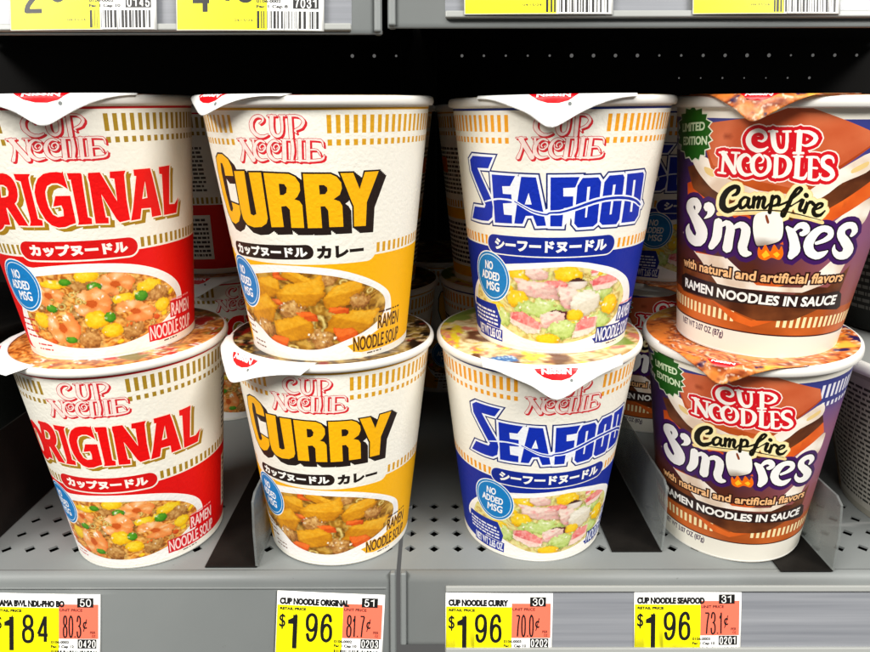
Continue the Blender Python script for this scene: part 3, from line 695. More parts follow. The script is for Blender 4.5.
FOOD = {
 'O': [('shrimp', -0.59, 2.93, 0.72, 0.53, 0), ('egg', 1.19, 3.66, 0.48, 0.26, 0), ('egg', -0.21, 3.39, 0.56, 0.19, 0), ('egg', 3.68, 2.94, 0.6, 0.27, 0), ('meat', 0.86, 3.29, 0.44, 0.21, 0), ('shrimp', 2.24, 3.25, 0.78, 0.51, 0), ('onion', 1.44, 3.21, 0.29, 0.19, 0), ('onion', 0.3, 3.48, 0.25, 0.15, 0), ('meat', 0.41, 2.06, 0.38, 0.2, 0), ('shrimp', 1.2, 2.5, 0.81, 0.67, 2), ('egg', 2.5, 2.54, 0.5, 0.24, 0), ('meat', 4.08, 2.46, 0.56, 0.36, 0), ('onion', 3.28, 2.56, 0.3, 0.22, 0), ('egg', 4.26, 1.95, 0.42, 0.29, 0), ('shrimp', 2.96, 1.93, 0.89, 0.47, 1), ('egg', 1.26, 1.79, 0.5, 0.4, 0), ('onion', 1.8, 1.84, 0.25, 0.22, 0), ('egg', -1.31, 1.83, 0.45, 0.35, 0), ('onion', -0.6, 2.35, 0.25, 0.18, 0), ('shrimp', -0.33, 1.48, 0.78, 0.78, 3), ('meat', 2.73, 1.08, 0.51, 0.34, 0), ('meat', 0.81, 0.95, 0.53, 0.43, 0), ('egg', 1.81, 1.26, 0.48, 0.3, 0), ('onion', -0.06, 0.96, 0.27, 0.16, 0)],
 'C': [('potato', -2.09, 3.29, 0.66, 0.44, 0), ('carrot', -1.32, 3.74, 0.38, 0.11, 0), ('potato', -0.61, 3.74, 0.69, 0.24, 1), ('meat', 0.59, 3.63, 0.43, 0.22, 0), ('potato', -0.58, 3.02, 1.15, 0.56, 2), ('carrot', -1.73, 2.6, 0.32, 0.21, 0), ('potato', 1.34, 3.02, 0.93, 0.47, 3), ('noodle', 0.17, 1.77, 0.36, 0.47, 0), ('meat', -0.98, 2.32, 0.65, 0.41, 0), ('meat', 2.05, 2.66, 0.5, 0.32, 0), ('potato', -2.63, 2.18, 0.95, 0.62, 4), ('carrot', -0.33, 2.12, 0.46, 0.23, 0), ('potato', 1.67, 1.78, 1.08, 0.53, 5), ('carrot', 1.08, 2.36, 0.47, 0.14, 0), ('meat', -2.58, 1.42, 0.58, 0.44, 0), ('potato', -1.03, 1.56, 1.03, 0.54, 6), ('carrot', -1.94, 0.9, 0.55, 0.27, 0), ('carrot', 1.41, 1.22, 0.56, 0.33, 0), ('meat', 0.23, 1.06, 0.59, 0.48, 0), ('noodle', -1.19, 0.68, 0.32, 0.17, 0)],
 'S': [('egg', -2.2, 3.47, 0.56, 0.28, 0), ('crabw', -1.41, 3.6, 0.51, 0.27, 0), ('egg', -0.06, 3.62, 0.62, 0.35, 0), ('cab', 1.52, 2.8, 0.79, 0.39, 0), ('crab', 1.76, 3.18, 0.76, 0.31, 0), ('crab', -0.52, 3.08, 0.57, 0.28, 0), ('mush', 0.42, 3.19, 0.46, 0.25, 0), ('crabw', -1.4, 2.91, 0.92, 0.36, 0), ('egg', -2.3, 2.37, 0.57, 0.43, 0), ('egg', -3.49, 1.84, 0.48, 0.25, 0), ('cab', -1.26, 2.09, 1.09, 0.42, 0), ('crabw', 0.09, 2.57, 0.46, 0.49, 0), ('cab', 1.76, 1.47, 0.79, 0.34, 0), ('squid', 0.85, 2.35, 0.72, 0.57, 0), ('egg', 2.24, 2.12, 0.52, 0.45, 0), ('cab', -3.25, 1.42, 0.55, 0.41, 0), ('egg', 0.36, 1.79, 0.42, 0.26, 0), ('crabw', -0.57, 1.6, 0.67, 0.42, -1), ('crab', -1.96, 1.36, 0.82, 0.4, 1), ('cab', -0.0, 1.14, 0.84, 0.4, 0), ('crab', 1.0, 1.22, 0.54, 0.4, 0), ('egg', -0.81, 0.68, 0.59, 0.27, 0)],
}
# ------------------------------------------------------------------ materials
def mat(name, color=(.5, .5, .5), rough=.5, metal=0., spec=.5, coat=0., bump=None, trans=0., noise=None, emis=None, ior=1.45):
    m = bpy.data.materials.new(name)
    m.use_nodes = True
    nt = m.node_tree
    b = nt.nodes['Principled BSDF']
    b.inputs['Base Color'].default_value = (*color, 1)
    b.inputs['Roughness'].default_value = rough
    b.inputs['Metallic'].default_value = metal
    b.inputs['Specular IOR Level'].default_value = spec
    b.inputs['Coat Weight'].default_value = coat
    b.inputs['Transmission Weight'].default_value = trans
    b.inputs['IOR'].default_value = ior
    tc = nt.nodes.new('ShaderNodeTexCoord')
    if noise:       # (scale, low colour, high colour, stretch, contrast)
        sc, lo, hi, st, ct = noise
        mp = nt.nodes.new('ShaderNodeMapping')
        mp.inputs['Scale'].default_value = st
        n = nt.nodes.new('ShaderNodeTexNoise')
        n.inputs['Scale'].default_value = sc
        n.inputs['Detail'].default_value = 6
        r = nt.nodes.new('ShaderNodeValToRGB')
        r.color_ramp.elements[0].position = .5 - ct
        r.color_ramp.elements[1].position = .5 + ct
        r.color_ramp.elements[0].color = (*lo, 1)
        r.color_ramp.elements[1].color = (*hi, 1)
        nt.links.new(tc.outputs['Object'], mp.inputs[0])
        nt.links.new(mp.outputs[0], n.inputs['Vector'])
        nt.links.new(n.outputs['Fac'], r.inputs[0])
        nt.links.new(r.outputs[0], b.inputs['Base Color'])
        rr = nt.nodes.new('ShaderNodeMapRange')
        rr.inputs['To Min'].default_value = rough * .8
        rr.inputs['To Max'].default_value = min(1, rough * 1.35)
        nt.links.new(n.outputs['Fac'], rr.inputs['Value'])
        nt.links.new(rr.outputs[0], b.inputs['Roughness'])
    if bump:        # (scale, strength, distance in metres)
        n2 = nt.nodes.new('ShaderNodeTexNoise')
        n2.inputs['Scale'].default_value = bump[0]
        n2.inputs['Detail'].default_value = 3
        bp = nt.nodes.new('ShaderNodeBump')
        bp.inputs['Strength'].default_value = bump[1]
        bp.inputs['Distance'].default_value = bump[2]
        nt.links.new(tc.outputs['Object'], n2.inputs['Vector'])
        nt.links.new(n2.outputs['Fac'], bp.inputs['Height'])
        nt.links.new(bp.outputs[0], b.inputs['Normal'])
    return m

def print_mat(name, rough, bump=None, spec=.5, coat=0.):
    m = mat(name, rough=rough, spec=spec, coat=coat, bump=bump)
    nt = m.node_tree
    a = nt.nodes.new('ShaderNodeVertexColor')
    a.layer_name = 'print'
    nt.links.new(a.outputs['Color'], nt.nodes['Principled BSDF'].inputs['Base Color'])
    return m

M_PAPER = print_mat('printed_foam_paper', .46, bump=(620, .32, .0006), spec=.4)
M_GLOSS = print_mat('printed_glossy_sleeve', .32, bump=(260, .15, .0002), spec=.45)
M_FOIL = print_mat('printed_lid_foil', .36, bump=(110, .5, .0012), spec=.5)
M_TAG = print_mat('printed_price_label', .4, bump=(60, .2, .0003), spec=.4)
M_RIM = mat('moulded_white_plastic', (.8, .78, .72), .38, bump=(300, .08, .0001))
M_SHELF = mat('grey_powder_coated_steel', (.18, .19, .19), .42, noise=(14, (.170, .184, .180), (.212, .226, .220), (1, 1, 1), .35), bump=(900, .12, .0001))
def worn(m, dark=(.07, .07, .065), light=(.42, .43, .42)):
    nt = m.node_tree
    b = nt.nodes['Principled BSDF']
    src = b.inputs['Base Color'].links[0].from_socket
    tc = nt.nodes.new('ShaderNodeTexCoord')
    for sc_, th, colr, st in ((260, .735, dark, (1, 1, 1)), (55, .70, light, (.12, 1, 1)), (9, .60, (.14, .145, .14), (1, .6, 1))):
        mp = nt.nodes.new('ShaderNodeMapping')
        mp.inputs['Scale'].default_value = st
        n = nt.nodes.new('ShaderNodeTexNoise')
        n.inputs['Scale'].default_value = sc_
        n.inputs['Detail'].default_value = 3
        mr = nt.nodes.new('ShaderNodeMapRange')
        mr.inputs['From Min'].default_value = th
        mr.inputs['From Max'].default_value = th + .05 if sc_ > 20 else th + .2
        mr.inputs['To Max'].default_value = .55 if sc_ > 20 else .6
        mx = nt.nodes.new('ShaderNodeMix')
        mx.data_type = 'RGBA'
        nt.links.new(tc.outputs['Object'], mp.inputs[0])
        nt.links.new(mp.outputs[0], n.inputs['Vector'])
        nt.links.new(n.outputs['Fac'], mr.inputs['Value'])
        nt.links.new(mr.outputs[0], mx.inputs[0])
        nt.links.new(src, mx.inputs[6])
        mx.inputs[7].default_value = (*colr, 1)
        src = mx.outputs[2]
    nt.links.new(src, b.inputs['Base Color'])
worn(M_SHELF)
M_BLACK = mat('black_powder_coated_steel', (.006, .0055, .005), .6, spec=.15, noise=(20, (.002, .002, .002), (.007, .006, .005), (1, 1, 1), .3))
M_DARK = mat('dusty_black_plastic', (.03, .027, .025), .5, spec=.12, noise=(45, (.002, .002, .002), (.014, .012, .010), (1, 1, 1), .28), bump=(700, .25, .0002))
M_HOLDER = mat('clear_label_channel_plastic', (.46, .47, .50), .22, spec=.6, noise=(30, (.17, .18, .20), (.29, .30, .32), (.25, 1, 14), .3))
M_STRIP = mat('pale_channel_lip_plastic', (.34, .35, .33), .3)

# ------------------------------------------------------------------ artwork of the four kinds of cup
U0 = 12.88
H = 10.494
def shp(k, sh=(0, 0)):
    out = []
    for kind, smooth, polys in ART[k]:
        cs = [dec(p) for p in polys]
        if kind == 'P':
            if smooth:
                cs = [catmull(c, True, 4) for c in cs]
            cs = orient(cs)
        out += [c + np.array(sh) for c in cs]
    return out

def move(cs, dx, dy):
    return [c + np.array((dx, dy)) for c in cs]

def ticks(sh, x0, x1, y0, y1, color, gap, per=.293, wd=.15):
    n0 = int(x0 / per)
    k = 0
    for side in (-1, 1):
        x = gap[0] if side < 0 else gap[1]
        while (x > x0 + wd) if side < 0 else (x < x1 - wd):
            a = x - wd if side < 0 else x
            sh.add(rect(a, y0, a + wd, y1), color)
            x += side * per

def fine_print(sh, x0, y0, x1, y1, color, rows, seed, hh=.55):
    r = random.Random(seed)
    dy = (y1 - y0) / rows
    for i in range(rows):
        x = x0
        while x < x1 - .1:
            w = min(r.uniform(.08, .4), x1 - x)
            y = y0 + i * dy
            sh.add(rect(x, y, x + w, y + dy * hh), color)
            x += w + .06

def cup_sheet(kind):
    white = (.97, .955, .90)
    sh = Sheet(-U0, 0, U0, 10.2, white)
    sh.cols = list(np.arange(-U0, U0 + .01, 25.76 / 100))
    if kind in 'OCS':
        field = {'O': (.90, .05, .04), 'C': (.985, .72, .04), 'S': (.05, .16, .60)}[kind]
        line = {'O': (.80, .08, .10), 'C': (.85, .62, .10), 'S': (.10, .18, .50)}[kind]
        tk = {'O': (.66, .52, .12), 'C': (.86, .63, .10), 'S': (.95, .64, .12)}[kind]
        dx = {'O': 1.9, 'C': 0., 'S': .1}[kind]
        sh.add(rect(-U0, 9.99, U0, 10.08), line)
        g = {'O': (-.45, 2.72), 'C': (-2.46, .93), 'S': (-2.5, .93)}[kind]
        ticks(sh, -U0 + .1, U0 - .1, 9.20, 9.83, tk, g)
        ticks(sh, -U0 + .1, U0 - .1, 8.77, 8.99, tk, g)
        g2 = {'O': (-1.25, 3.5), 'C': (-4.35, 2.5), 'S': (-3.82, 2.12)}[kind]
        ticks(sh, -U0 + .1, U0 - .1, 4.62, 5.02, tk, g2)
        sh.add(rect(-U0, .36, U0, 4.54), field)
        # back of the cup: panels of small print
        for x0, x1 in ((7.6, 12.3), (-12.3, -8.0)):
            fine_print(sh, x0, 5.4, x1, 8.2, (.35, .33, .3), 11, kind + 'a')
            sh.add(rect(x0, 1.0, x1, 3.9), (.93, .91, .86))
            fine_print(sh, x0 + .2, 1.2, x1 - .2, 3.8, (.25, .22, .2), 9, kind + 'b')
            sh.add(rect(x0 + .4, 6.6, x0 + 1.9, 7.5), (.9, .45, .1))
        # title pill
        if kind == 'C':
            sh.add([stroke([(-4.2, 4.72), (2.35, 4.72)], .80)], white)
            pill = [stroke([(-3.70, 4.69), (-.10, 4.83)], .58)]
            sh.add(pill, (.14, .09, .07))
            sh.add(text('カップヌードル', -3.72, 4.49, -.06, .42, .026, 0, 4.62, True), (1, 1, .97))
            sh.add(text('カレー', .32, 4.55, 2.2, .52, .04, 0, None, True), (.12, .08, .06))
        elif kind == 'O':
            sh.add([stroke([(-.85, 4.80), (2.98, 4.71)], .90)], white)
            sh.add([stroke([(-.85, 4.80), (2.98, 4.71)], .76)], (.86, .05, .05))
            sh.add(text('カップヌードル', -.78, 4.58, 2.95, .48, .032, 0, 4.48, True), (1, .97, .93))
        else:
            sh.add([stroke([(-3.42, 4.70), (1.55, 4.80)], .90)], white)
            sh.add([stroke([(-3.42, 4.70), (1.55, 4.80)], .80)], (.06, .18, .62))
            sh.add([stroke([(-3.42, 4.70), (1.55, 4.80)], .72)], (.05, .15, .56))
            sh.add(text('シーフードヌードル', -3.38, 4.47, 1.55, .48, .03, 0, 4.57, True), (1, .99, .95))
        # bowl picture
        bowl = [c for c in shp('bowl' + kind)]
        food = shp('food' + kind)
        def bowlcol(P):
            n = fbm(P[:, 0] * .7, P[:, 1] * 2)
            return mix((.86, .85, .84), (1, .99, .97), .35 + n)
        inner = grow(bowl, -.10)
        sh.add(grow(bowl, .0), (1, .99, .97))
        sh.add(inner, bowlcol)
        # broad foot of the bowl running into the white base
        fo = {'O': 0, 'C': -1.76, 'S': -1.85}[kind]
        foot = orient([np.array([(-2.75, .2), (3.9, .2), (3.9, .36), (3.5, .44), (2.9, 1.0), (.4, .8), (-1.9, 1.1), (-2.5, 1.5)]) + (fo, 0)])
        sh.add(foot, (1, .985, .96))
        sh.add(food, food_paint(kind))
        sh.dots(food, .042)
        # flash
        cx, cy = {'O': (-1.97, 3.28), 'C': (-3.74, 3.28), 'S': (-3.80, 3.2)}[kind]
        fine = (.8, .1, .15) if kind == 'O' else (.45, .25, .05) if kind == 'C' else (.92, .93, .97)
        if kind == 'S':
            sh.add([np.array([(-5.9, .95), (-3.42, .82), (-3.3, 1.25), (-3.6, 1.95), (-5.6, 1.9)])], field)
            fine_print(sh, -5.6, .95, -3.55, 1.7, fine, 4, 's1', .5)
            sh.add([np.array([(-5.4, .22), (-3.3, .22), (-3.25, .8), (-5.4, .86)])], field)
            sh.add(text('NET WT 2.65 OZ', -5.3, .3, -3.35, .45, .015), fine)
        else:
            fine_print(sh, cx - .9, .95, cx + 0.15, 2.0, fine, 4, 's' + kind, .3)
            fine_print(sh, cx - .2, .42, cx + .75, .85, fine, 2, 't' + kind, .3)
        sh.add(ellipse(cx, cy, 1.14, 1.14, 40), (1, .99, .97))
        sh.add(ellipse(cx, cy, 1.09, 1.09, 40), (.06, .50, .78))
        sh.add(ellipse(cx, cy, 1.0, 1.0, 40), (.85, .93, .97))
        sh.add(ellipse(cx, cy, .96, .96, 40), (.06, .50, .78))
        sh.add(text('NO', cx - .38, cy + .30, cx + .16, .38, .014, .12), (1, 1, 1))
        sh.add(text('ADDED', cx - .70, cy - .16, cx + .53, .38, .014, .12), (1, 1, 1))
        sh.add(text('MSG', cx - .40, cy - .64, cx + .48, .40, .014, .12), (1, 1, 1))
        # product line bottom right
        ox = {'O': 0, 'C': -1.76, 'S': -1.78}[kind]
        fg = {'O': (1, .86, .84), 'C': (.30, .14, .04), 'S': (.93, .95, 1)}[kind]
        bg = {'O': (.84, .07, .12), 'C': (.93, .70, .22), 'S': (.08, .16, .50)}[kind]
        t1 = text('RAMEN', 4.78 + ox, 1.28, 6.25 + ox, .60, .012, 0, 1.22)
        t2 = text('NOODLE SOUP', 3.48 + ox, .46, 6.35 + ox, .62, .012, 0, .42)
        if kind == 'C':
            sh.add(grow(t1 + t2, .035), bg)
        else:
            sh.add([np.array([(4.68, 1.22), (6.32, 1.16), (6.34, 1.92), (4.72, 1.98)]) + (ox, 0)], bg)
            sh.add([np.array([(3.4, .39), (6.4, .36), (6.4, 1.1), (3.42, 1.14)]) + (ox, 0)], bg)
        sh.add(t1 + t2, fg)
        fine_print(sh, 4.8 + ox, 1.98, 6.3 + ox, 2.12, fg if kind == 'C' else (.95, .6, .6), 1, 'u', .5)
        fine_print(sh, 4.2 + ox, .24, 5.2 + ox, .34, (.35, .25, .2), 1, 'w', .6)
        # round logo lettering
        lg = shp('logo', (dx, 0))
        sh.add(move(grow(lg, .022), .05, -.055), (.86, .13, .17))
        sh.add(grow(lg, .022), (.80, .16, .2))
        sh.add(lg, (.99, .90, .86))
        # name of the flavour
        if kind == 'O':
            w = shp('ori') + orient([catmull(np.array([(-3.0, 6.3), (-2.9, 5.75), (-2.45, 5.55), (-1.95, 5.6), (-1.6, 5.9), (-1.5, 6.5), (-1.62, 7.15), (-1.95, 7.45), (-2.45, 7.48), (-2.85, 7.1)]), True), catmull(np.array([(-2.52, 6.4), (-2.42, 6.0), (-2.15, 5.95), (-1.98, 6.3), (-2.02, 6.8), (-2.2, 7.1), (-2.42, 7.0)]), True)])
            for k in (.5, 1):
                sh.add(move(grow(w, .03), .17 * k, -.15 * k), (.66, .50, .08))
            sh.add(grow(w, .055), (1, .93, .86))
            sh.add(w, (.93, .02, .02))
        elif kind == 'C':
            w = shp('cur')
            for k in range(1, 6):
                sh.add(move(grow(w, .06), .055 * k, -.045 * k), (.13, .08, .06))
            sh.add(grow(w, .065), (.13, .08, .06))
            sh.add(w, (.985, .72, .02))
        else:
            w = shp('sea')
            sh.add(grow(w + shp('wavew'), .165), (.07, .14, .42))
            sh.add(grow(w + shp('wavew'), .10) + shp('seaw'), (.95, .96, .98))
            sh.add(w, (.03, .17, .68))
            sh.add(shp('wavew'), (.93, .95, 1))
            sh.add(shp('waveb'), (.04, .18, .66))
        return sh
    # the dark limited-edition cup
    sh.base = (.95, .93, .87)
    body = rect(-U0, 1.1, U0, 9.66)
    sh.add(body, smores_bg)
    sh.dots(rect(-9, 1.15, 6, 9.6), .16)
    ticks(sh, -U0 + .1, U0 - .1, 8.75, 9.4, (.93, .92, .95), (-4.6, .9))
    ticks(sh, -U0 + .1, U0 - .1, 8.3, 8.52, (.93, .92, .95), (-4.6, 1.1))
    def band(P):
        n = fbm(P[:, 0] * .6, P[:, 1] * 1.5)
        return mix((.62, .28, .08), (.84, .42, .16), n * 1.6 - .3)
    sh.add(rect(-U0, 1.1, U0, 2.3), band)
    ticks(sh, -U0 + .1, -2.9, 1.48, 1.95, (.99, .92, .70), (-2.9, 99))
    ticks(sh, 0, U0 - .1, 1.48, 1.95, (.99, .92, .70), (-99, -1.0))
    sh.add(rect(-U0, 1.07, U0, 1.13), (.22, .06, .08))
    for x0, x1 in ((6.8, 12.3), (-12.3, -8.2)):
        fine_print(sh, x0, 2.8, x1, 7.6, (.9, .85, .85), 16, 'mb')
    sh.add(shp('gr4'), cracker((.78, .3, .08), (.93, .45, .15)))
    sh.add(shp('ch2'), choc)
    sh.add(shp('gr3'), cracker((.8, .32, .1), (.95, .5, .2)))
    sh.add(shp('mw3'), mallow)
    sh.add(shp('mw2'), mallow)
    sh.add(shp('gr2'), cracker((.82, .30, .08), (.96, .44, .14)))
    sh.add(shp('ch1'), choc)
    sh.add(shp('mw1'), mallow)
    sh.add(shp('mwt'), (.93, .80, .52))
    sh.add(shp('gr1s'), cracker((.66, .25, .07), (.80, .36, .13)))
    sh.add(shp('gr1'), cracker((.78, .35, .19), (.87, .47, .30)))
    sm = shp('smo')
    mw = shp('marsh')
    sh.add(grow(sm, .22) + grow(mw, .12), (.25, .09, .36))
    sh.add(grow(sm, .055) + grow(mw, .05), (.10, .04, .14))
    cp = shp('camp')
    sh.add(grow(cp, .14) + shp('campb'), (.99, .86, .58))
    sh.add(grow(cp, .11), (1, .94, .70))
    sh.add(sm, (.99, .98, .96))
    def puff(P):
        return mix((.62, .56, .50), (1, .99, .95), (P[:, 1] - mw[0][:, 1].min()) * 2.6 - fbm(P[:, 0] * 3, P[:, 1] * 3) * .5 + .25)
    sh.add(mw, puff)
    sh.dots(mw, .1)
    sh.add(shp('marshr'), (.55, .25, .12))
    sh.add(shp('flame'), (.98, .45, .05))
    sh.add(shp('flamey'), (1, .78, .15))
    sh.add(cp, (.08, .07, .03))
    sh.add(shp('campu'), (.16, .10, .04))
    cn = shp('cn')
    sh.add(grow(cn, .17), (1, .93, .88))
    sh.add(grow(cn, .125), (.85, .08, .13))
    sh.add(cn, (1, .98, .94))
    tx = text('with natural and artificial flavors', -6.14, 3.33, 1.68, .42, .016, 0, 3.44)
    sh.add(grow(tx, .07), (.20, .08, .05))
    sh.add(tx, (.99, .76, .52))
    sh.add(shp('bar'), (.17, .10, .09))
    sh.add(text('RAMEN NOODLES IN SAUCE', -5.95, 2.40, 1.68, .42, .022, 0, 2.44), (.99, .98, .95))
    sh.add(text('NET WT 3.07 OZ (87g)', -6.1, .68, -3.3, .30, .01), (.24, .12, .28))
    bd = shp('badge')
    sh.add(grow(bd, .05), (.90, .93, .84))
    sh.add(bd, (.10, .36, .07))
    sh.add(text('LIMITED', -6.5, 9.05, -4.92, .34, .016, 0, 9.18), (.85, .93, .78))
    sh.add(text('EDITION', -6.4, 8.52, -4.78, .34, .016, 0, 8.63), (.85, .93, .78))
    return sh

# ------------------------------------------------------------------ cups
def tag(o, label=None, cat=None, group=None, kind=None):
    for k, v in (('label', label), ('category', cat), ('group', group), ('kind', kind)):
        if v:
            o[k] = v

def obj(name, me, parent=None, loc=None):
    o = bpy.data.objects.new(name, me)
    COL.objects.link(o)
    if parent:
        o.parent = parent
    if loc is not None:
        o.location = [c * CM for c in loc]
    return o

def pymesh(name, V, F, m, smooth=True, flip=False):
    me = bpy.data.meshes.new(name)
    me.from_pydata([tuple(c * CM for c in v) for v in V], [], [f[::-1] if flip else f for f in F])
    me.polygons.foreach_set('use_smooth', [smooth] * len(F))
    me.materials.append(m)
    me.update()
    return me

def lathe(name, prof, m, n=96, smooth=True):
    V, F = [], []
    for i in range(n):
        a = 2 * math.pi * i / n
        for r, z in prof:
            V.append((r * math.sin(a), -r * math.cos(a), z))
    k = len(prof)
    for i in range(n):
        j = (i + 1) % n
        for q in range(k - 1):
            F.append((i * k + q, j * k + q, j * k + q + 1, i * k + q + 1))
    return pymesh(name, V, F, m, smooth)

RAD = {'O': (3.46, 4.64), 'C': (3.46, 4.64), 'S': (3.46, 4.64), 'M': (3.36, 4.50)}
def polar_lid(kind):
    R, NR, NA = (4.70 if kind != 'M' else 4.60), 46, 220
    V, cols = [], []
    pf = lid_paint(kind)
    for i in range(NR + 1):
        r = R * (i / NR) ** .8
        for j in range(NA):
            a = 2 * math.pi * j / NA
            z = H + .012 - .10 * max(0, 1 - (r / 3.9) ** 4) - .05 * max(0, (r - R + .12) / .12)
            V.append((r * math.sin(a), -r * math.cos(a), z))
    V = np.array(V)
    F = []
    for i in range(NR):
        for j in range(NA):
            k = (j + 1) % NA
            F.append((i * NA + j, (i + 1) * NA + j, (i + 1) * NA + k, i * NA + k))
    C = np.clip(pf(V[:, :2]), 0, 1)
    if kind in 'OCS':
        rr = np.hypot(V[:, 0], V[:, 1])
        C[rr > R - .07] = (.96, .95, .92)
    L = np.where(C <= 0.04045, C / 12.92, ((C + 0.055) / 1.055) ** 2.4)
    me = pymesh('lid', V, F, M_FOIL)
    at = me.color_attributes.new('print', 'FLOAT_COLOR', 'POINT')
    at.data.foreach_set('color', np.column_stack([L, np.ones(len(L))]).astype(np.float32).ravel())
    return me

def tab_mesh(kind, droop, length, width, e0):
    """the pull tab of the lid, bent down over the rim"""
    tip = 4.8 + length
    a = np.linspace(-3.0, 3.0, 61)
    k = width
    Y = tip + .3 - np.sqrt((k * a) ** 2 + .3 ** 2)
    Yin = np.sqrt(np.maximum(4.55 ** 2 - a ** 2, 0))
    ok = Y > Yin + .02
    a2, Y2, Yi2 = a[ok], Y[ok], Yin[ok]
    poly = np.vstack([np.column_stack([a2, Y2])[::-1], np.column_stack([a2, Yi2])])
    sh = Sheet(-3.2, 3.0, 3.2, 6.8, None)
    if kind == 'M':
        sh.add(orient([poly]), lambda P: lid_paint('M')(P * 1.0 + 3))
    else:
        sh.add(orient([poly]), lambda P: mix((.90, .90, .885), (.95, .95, .94), fbm(P[:, 0] * 2, P[:, 1] * 2)))
    sh.dots(grow(orient([poly]), -.03), .06)
    s = .75 if kind == 'M' else 1
    half = np.array([(-.9, 0), (-.8, .0), (.8, .0), (.9, 0), (.8, .18), (.55, .40), (.2, .52), (-.2, .52), (-.55, .40), (-.8, .18)]) * s
    lens = half + (0, e0)
    sh.add(orient([lens]), (.88, .03, .08))
    tx = text('NISSIN', -.62 * s, 0, .62 * s, .24 * s, .02 * s)
    tx = [np.column_stack([c[:, 0], e0 + .27 * s - c[:, 1]]) for c in tx]
    sh.add(tx, (1, 1, 1))
    if kind != 'M':
        sh.add(ellipse(.62, e0 + .5, .07, .07, 12), (.45, .47, .46))
    br = .22
    def fmap(v):
        rr = np.hypot(v[:, 0], v[:, 1])
        ph = np.arctan2(v[:, 0], v[:, 1])
        e = np.maximum(rr - 4.74, 0)
        th = np.minimum(e / br, droop)
        f = br * np.sin(th) + np.maximum(e - br * droop, 0) * math.cos(droop)
        g = br * (1 - np.cos(th)) + np.maximum(e - br * droop, 0) * math.sin(droop)
        r = np.minimum(rr, 4.74) + f
        wv = .035 * np.sin(v[:, 0] * 2.1 + v[:, 1] * 3) * np.minimum(e, 1)
        return np.column_stack([r * np.sin(ph), -r * np.cos(ph), H + .035 - g + wv])
    me = sheet_mesh('pull_tab', sh, fmap, None, M_FOIL)
    return me

def build_cup_meshes(kind):
    rb, rt = RAD[kind]
    k = (rt - rb) / H
    def fmap(v):
        r = rb + k * v[:, 1]
        ph = v[:, 0] / 4.1
        return np.column_stack([r * np.sin(ph), -r * np.cos(ph), v[:, 1]])
    def nmap(v):
        ph = v[:, 0] / 4.1
        n = np.column_stack([np.sin(ph), -np.cos(ph), np.full(len(v), -k)])
        return n / math.sqrt(1 + k * k)
    me = sheet_mesh('body', cup_sheet(kind), fmap, nmap, M_GLOSS if kind == 'M' else M_PAPER)
    R = 4.8 if kind != 'M' else 4.70
    w = rb + k * 10.17
    if kind != 'M':
        prof = [(w - .1, 9.9), (w + .004, 10.17), (w + .05, 10.125), (R - .07, 10.13), (R - .015, 10.19), (R, 10.28), (R - .01, 10.37), (R - .05, 10.45), (R - .13, 10.485), (R - .3, 10.48), (R - .38, 10.42), (R - .4, 9.9)]
    else:
        prof = [(w - .1, 9.9), (w + .004, 10.08), (w + .06, 10.04), (R - .05, 10.05), (R, 10.11), (R + .005, 10.3), (R - .03, 10.42), (R - .12, 10.485), (R - .3, 10.48), (R - .38, 10.42), (R - .4, 9.9)]
    rim = lathe('rim', prof, M_RIM)
    base = lathe('base', [(0.001, .32), (rb - .35, .32), (rb - .25, .05), (rb - .14, 0), (rb - .03, 0), (rb + .012, .03), (rb + .02, .07), (rb + .004, .1)], M_RIM)
    return me, rim, base, polar_lid(kind)

CUP = {k: build_cup_meshes(k) for k in 'OCSM'}
_tabs = {}
def cup(kind, loc, tilt, yaw, label, group, tab=None, cat='cup of noodles'):
    root = bpy.data.objects.new('instant_noodle_cup', None)
    COL.objects.link(root)
    root.empty_display_size = .02
    root.location = [c * CM for c in loc]
    root.rotation_euler = (-tilt[1], tilt[0], yaw)
    tag(root, label, cat, group)
    body, rim, base, lid = CUP[kind]
    obj('body', body, root)
    obj('rim', rim, root)
    obj('base', base, root)
    l = obj('lid', lid, root)
    ang, droop, length, width, e0 = tab or (0, 1.3, 1.3, .8, 4.66)
    key = (kind, droop, length, width, e0)
    if key not in _tabs:
        _tabs[key] = tab_mesh(*key)
    t = obj('pull_tab', _tabs[key], l)
    t.rotation_euler = (0, 0, ang)
    so = t.modifiers.new('thickness', 'SOLIDIFY')
    so.thickness = .012 * CM
    so.offset = -1
    return root
# ------------------------------------------------------------------ shelves
def box(V, F, x0, x1, y0, y1, z0, z1):
    b = len(V)
    V += [(x0, y0, z0), (x1, y0, z0), (x1, y1, z0), (x0, y1, z0), (x0, y0, z1), (x1, y0, z1), (x1, y1, z1), (x0, y1, z1)]
    F += [tuple(b + i for i in f) for f in ((0, 3, 2, 1), (4, 5, 6, 7), (0, 1, 5, 4), (1, 2, 6, 5), (2, 3, 7, 6), (3, 0, 4, 7))]

def boxes(name, lst, m, bevel=.02):
    V, F = [], []
    for b in lst:
        box(V, F, *b)
    me = pymesh(name, V, F, m, False)
    return me

def bev(o, w=.02, seg=2):
    b = o.modifiers.new('soft_edges', 'BEVEL')
    b.width = w * CM
    b.segments = seg
    b.limit_method = 'ANGLE'
    return o

def extrude(name, prof, x0, x1, m, thick=.09):
    V = [(x, y, z) for x in (x0, x1) for y, z in prof]
    n = len(prof)
    F = [(i, i + 1, n + i + 1, n + i) for i in range(n - 1)]
    return pymesh(name, V, F, m, True)

TILT = math.radians(15)
FY, FZ = -4.533, -.37
def face(s_, out=0.):
    """a point of the sloping shelf front, s_ cm down from the bend"""
    return (FY - s_ * math.sin(TILT) - out * math.cos(TILT), FZ - s_ * math.cos(TILT) + out * math.sin(TILT))

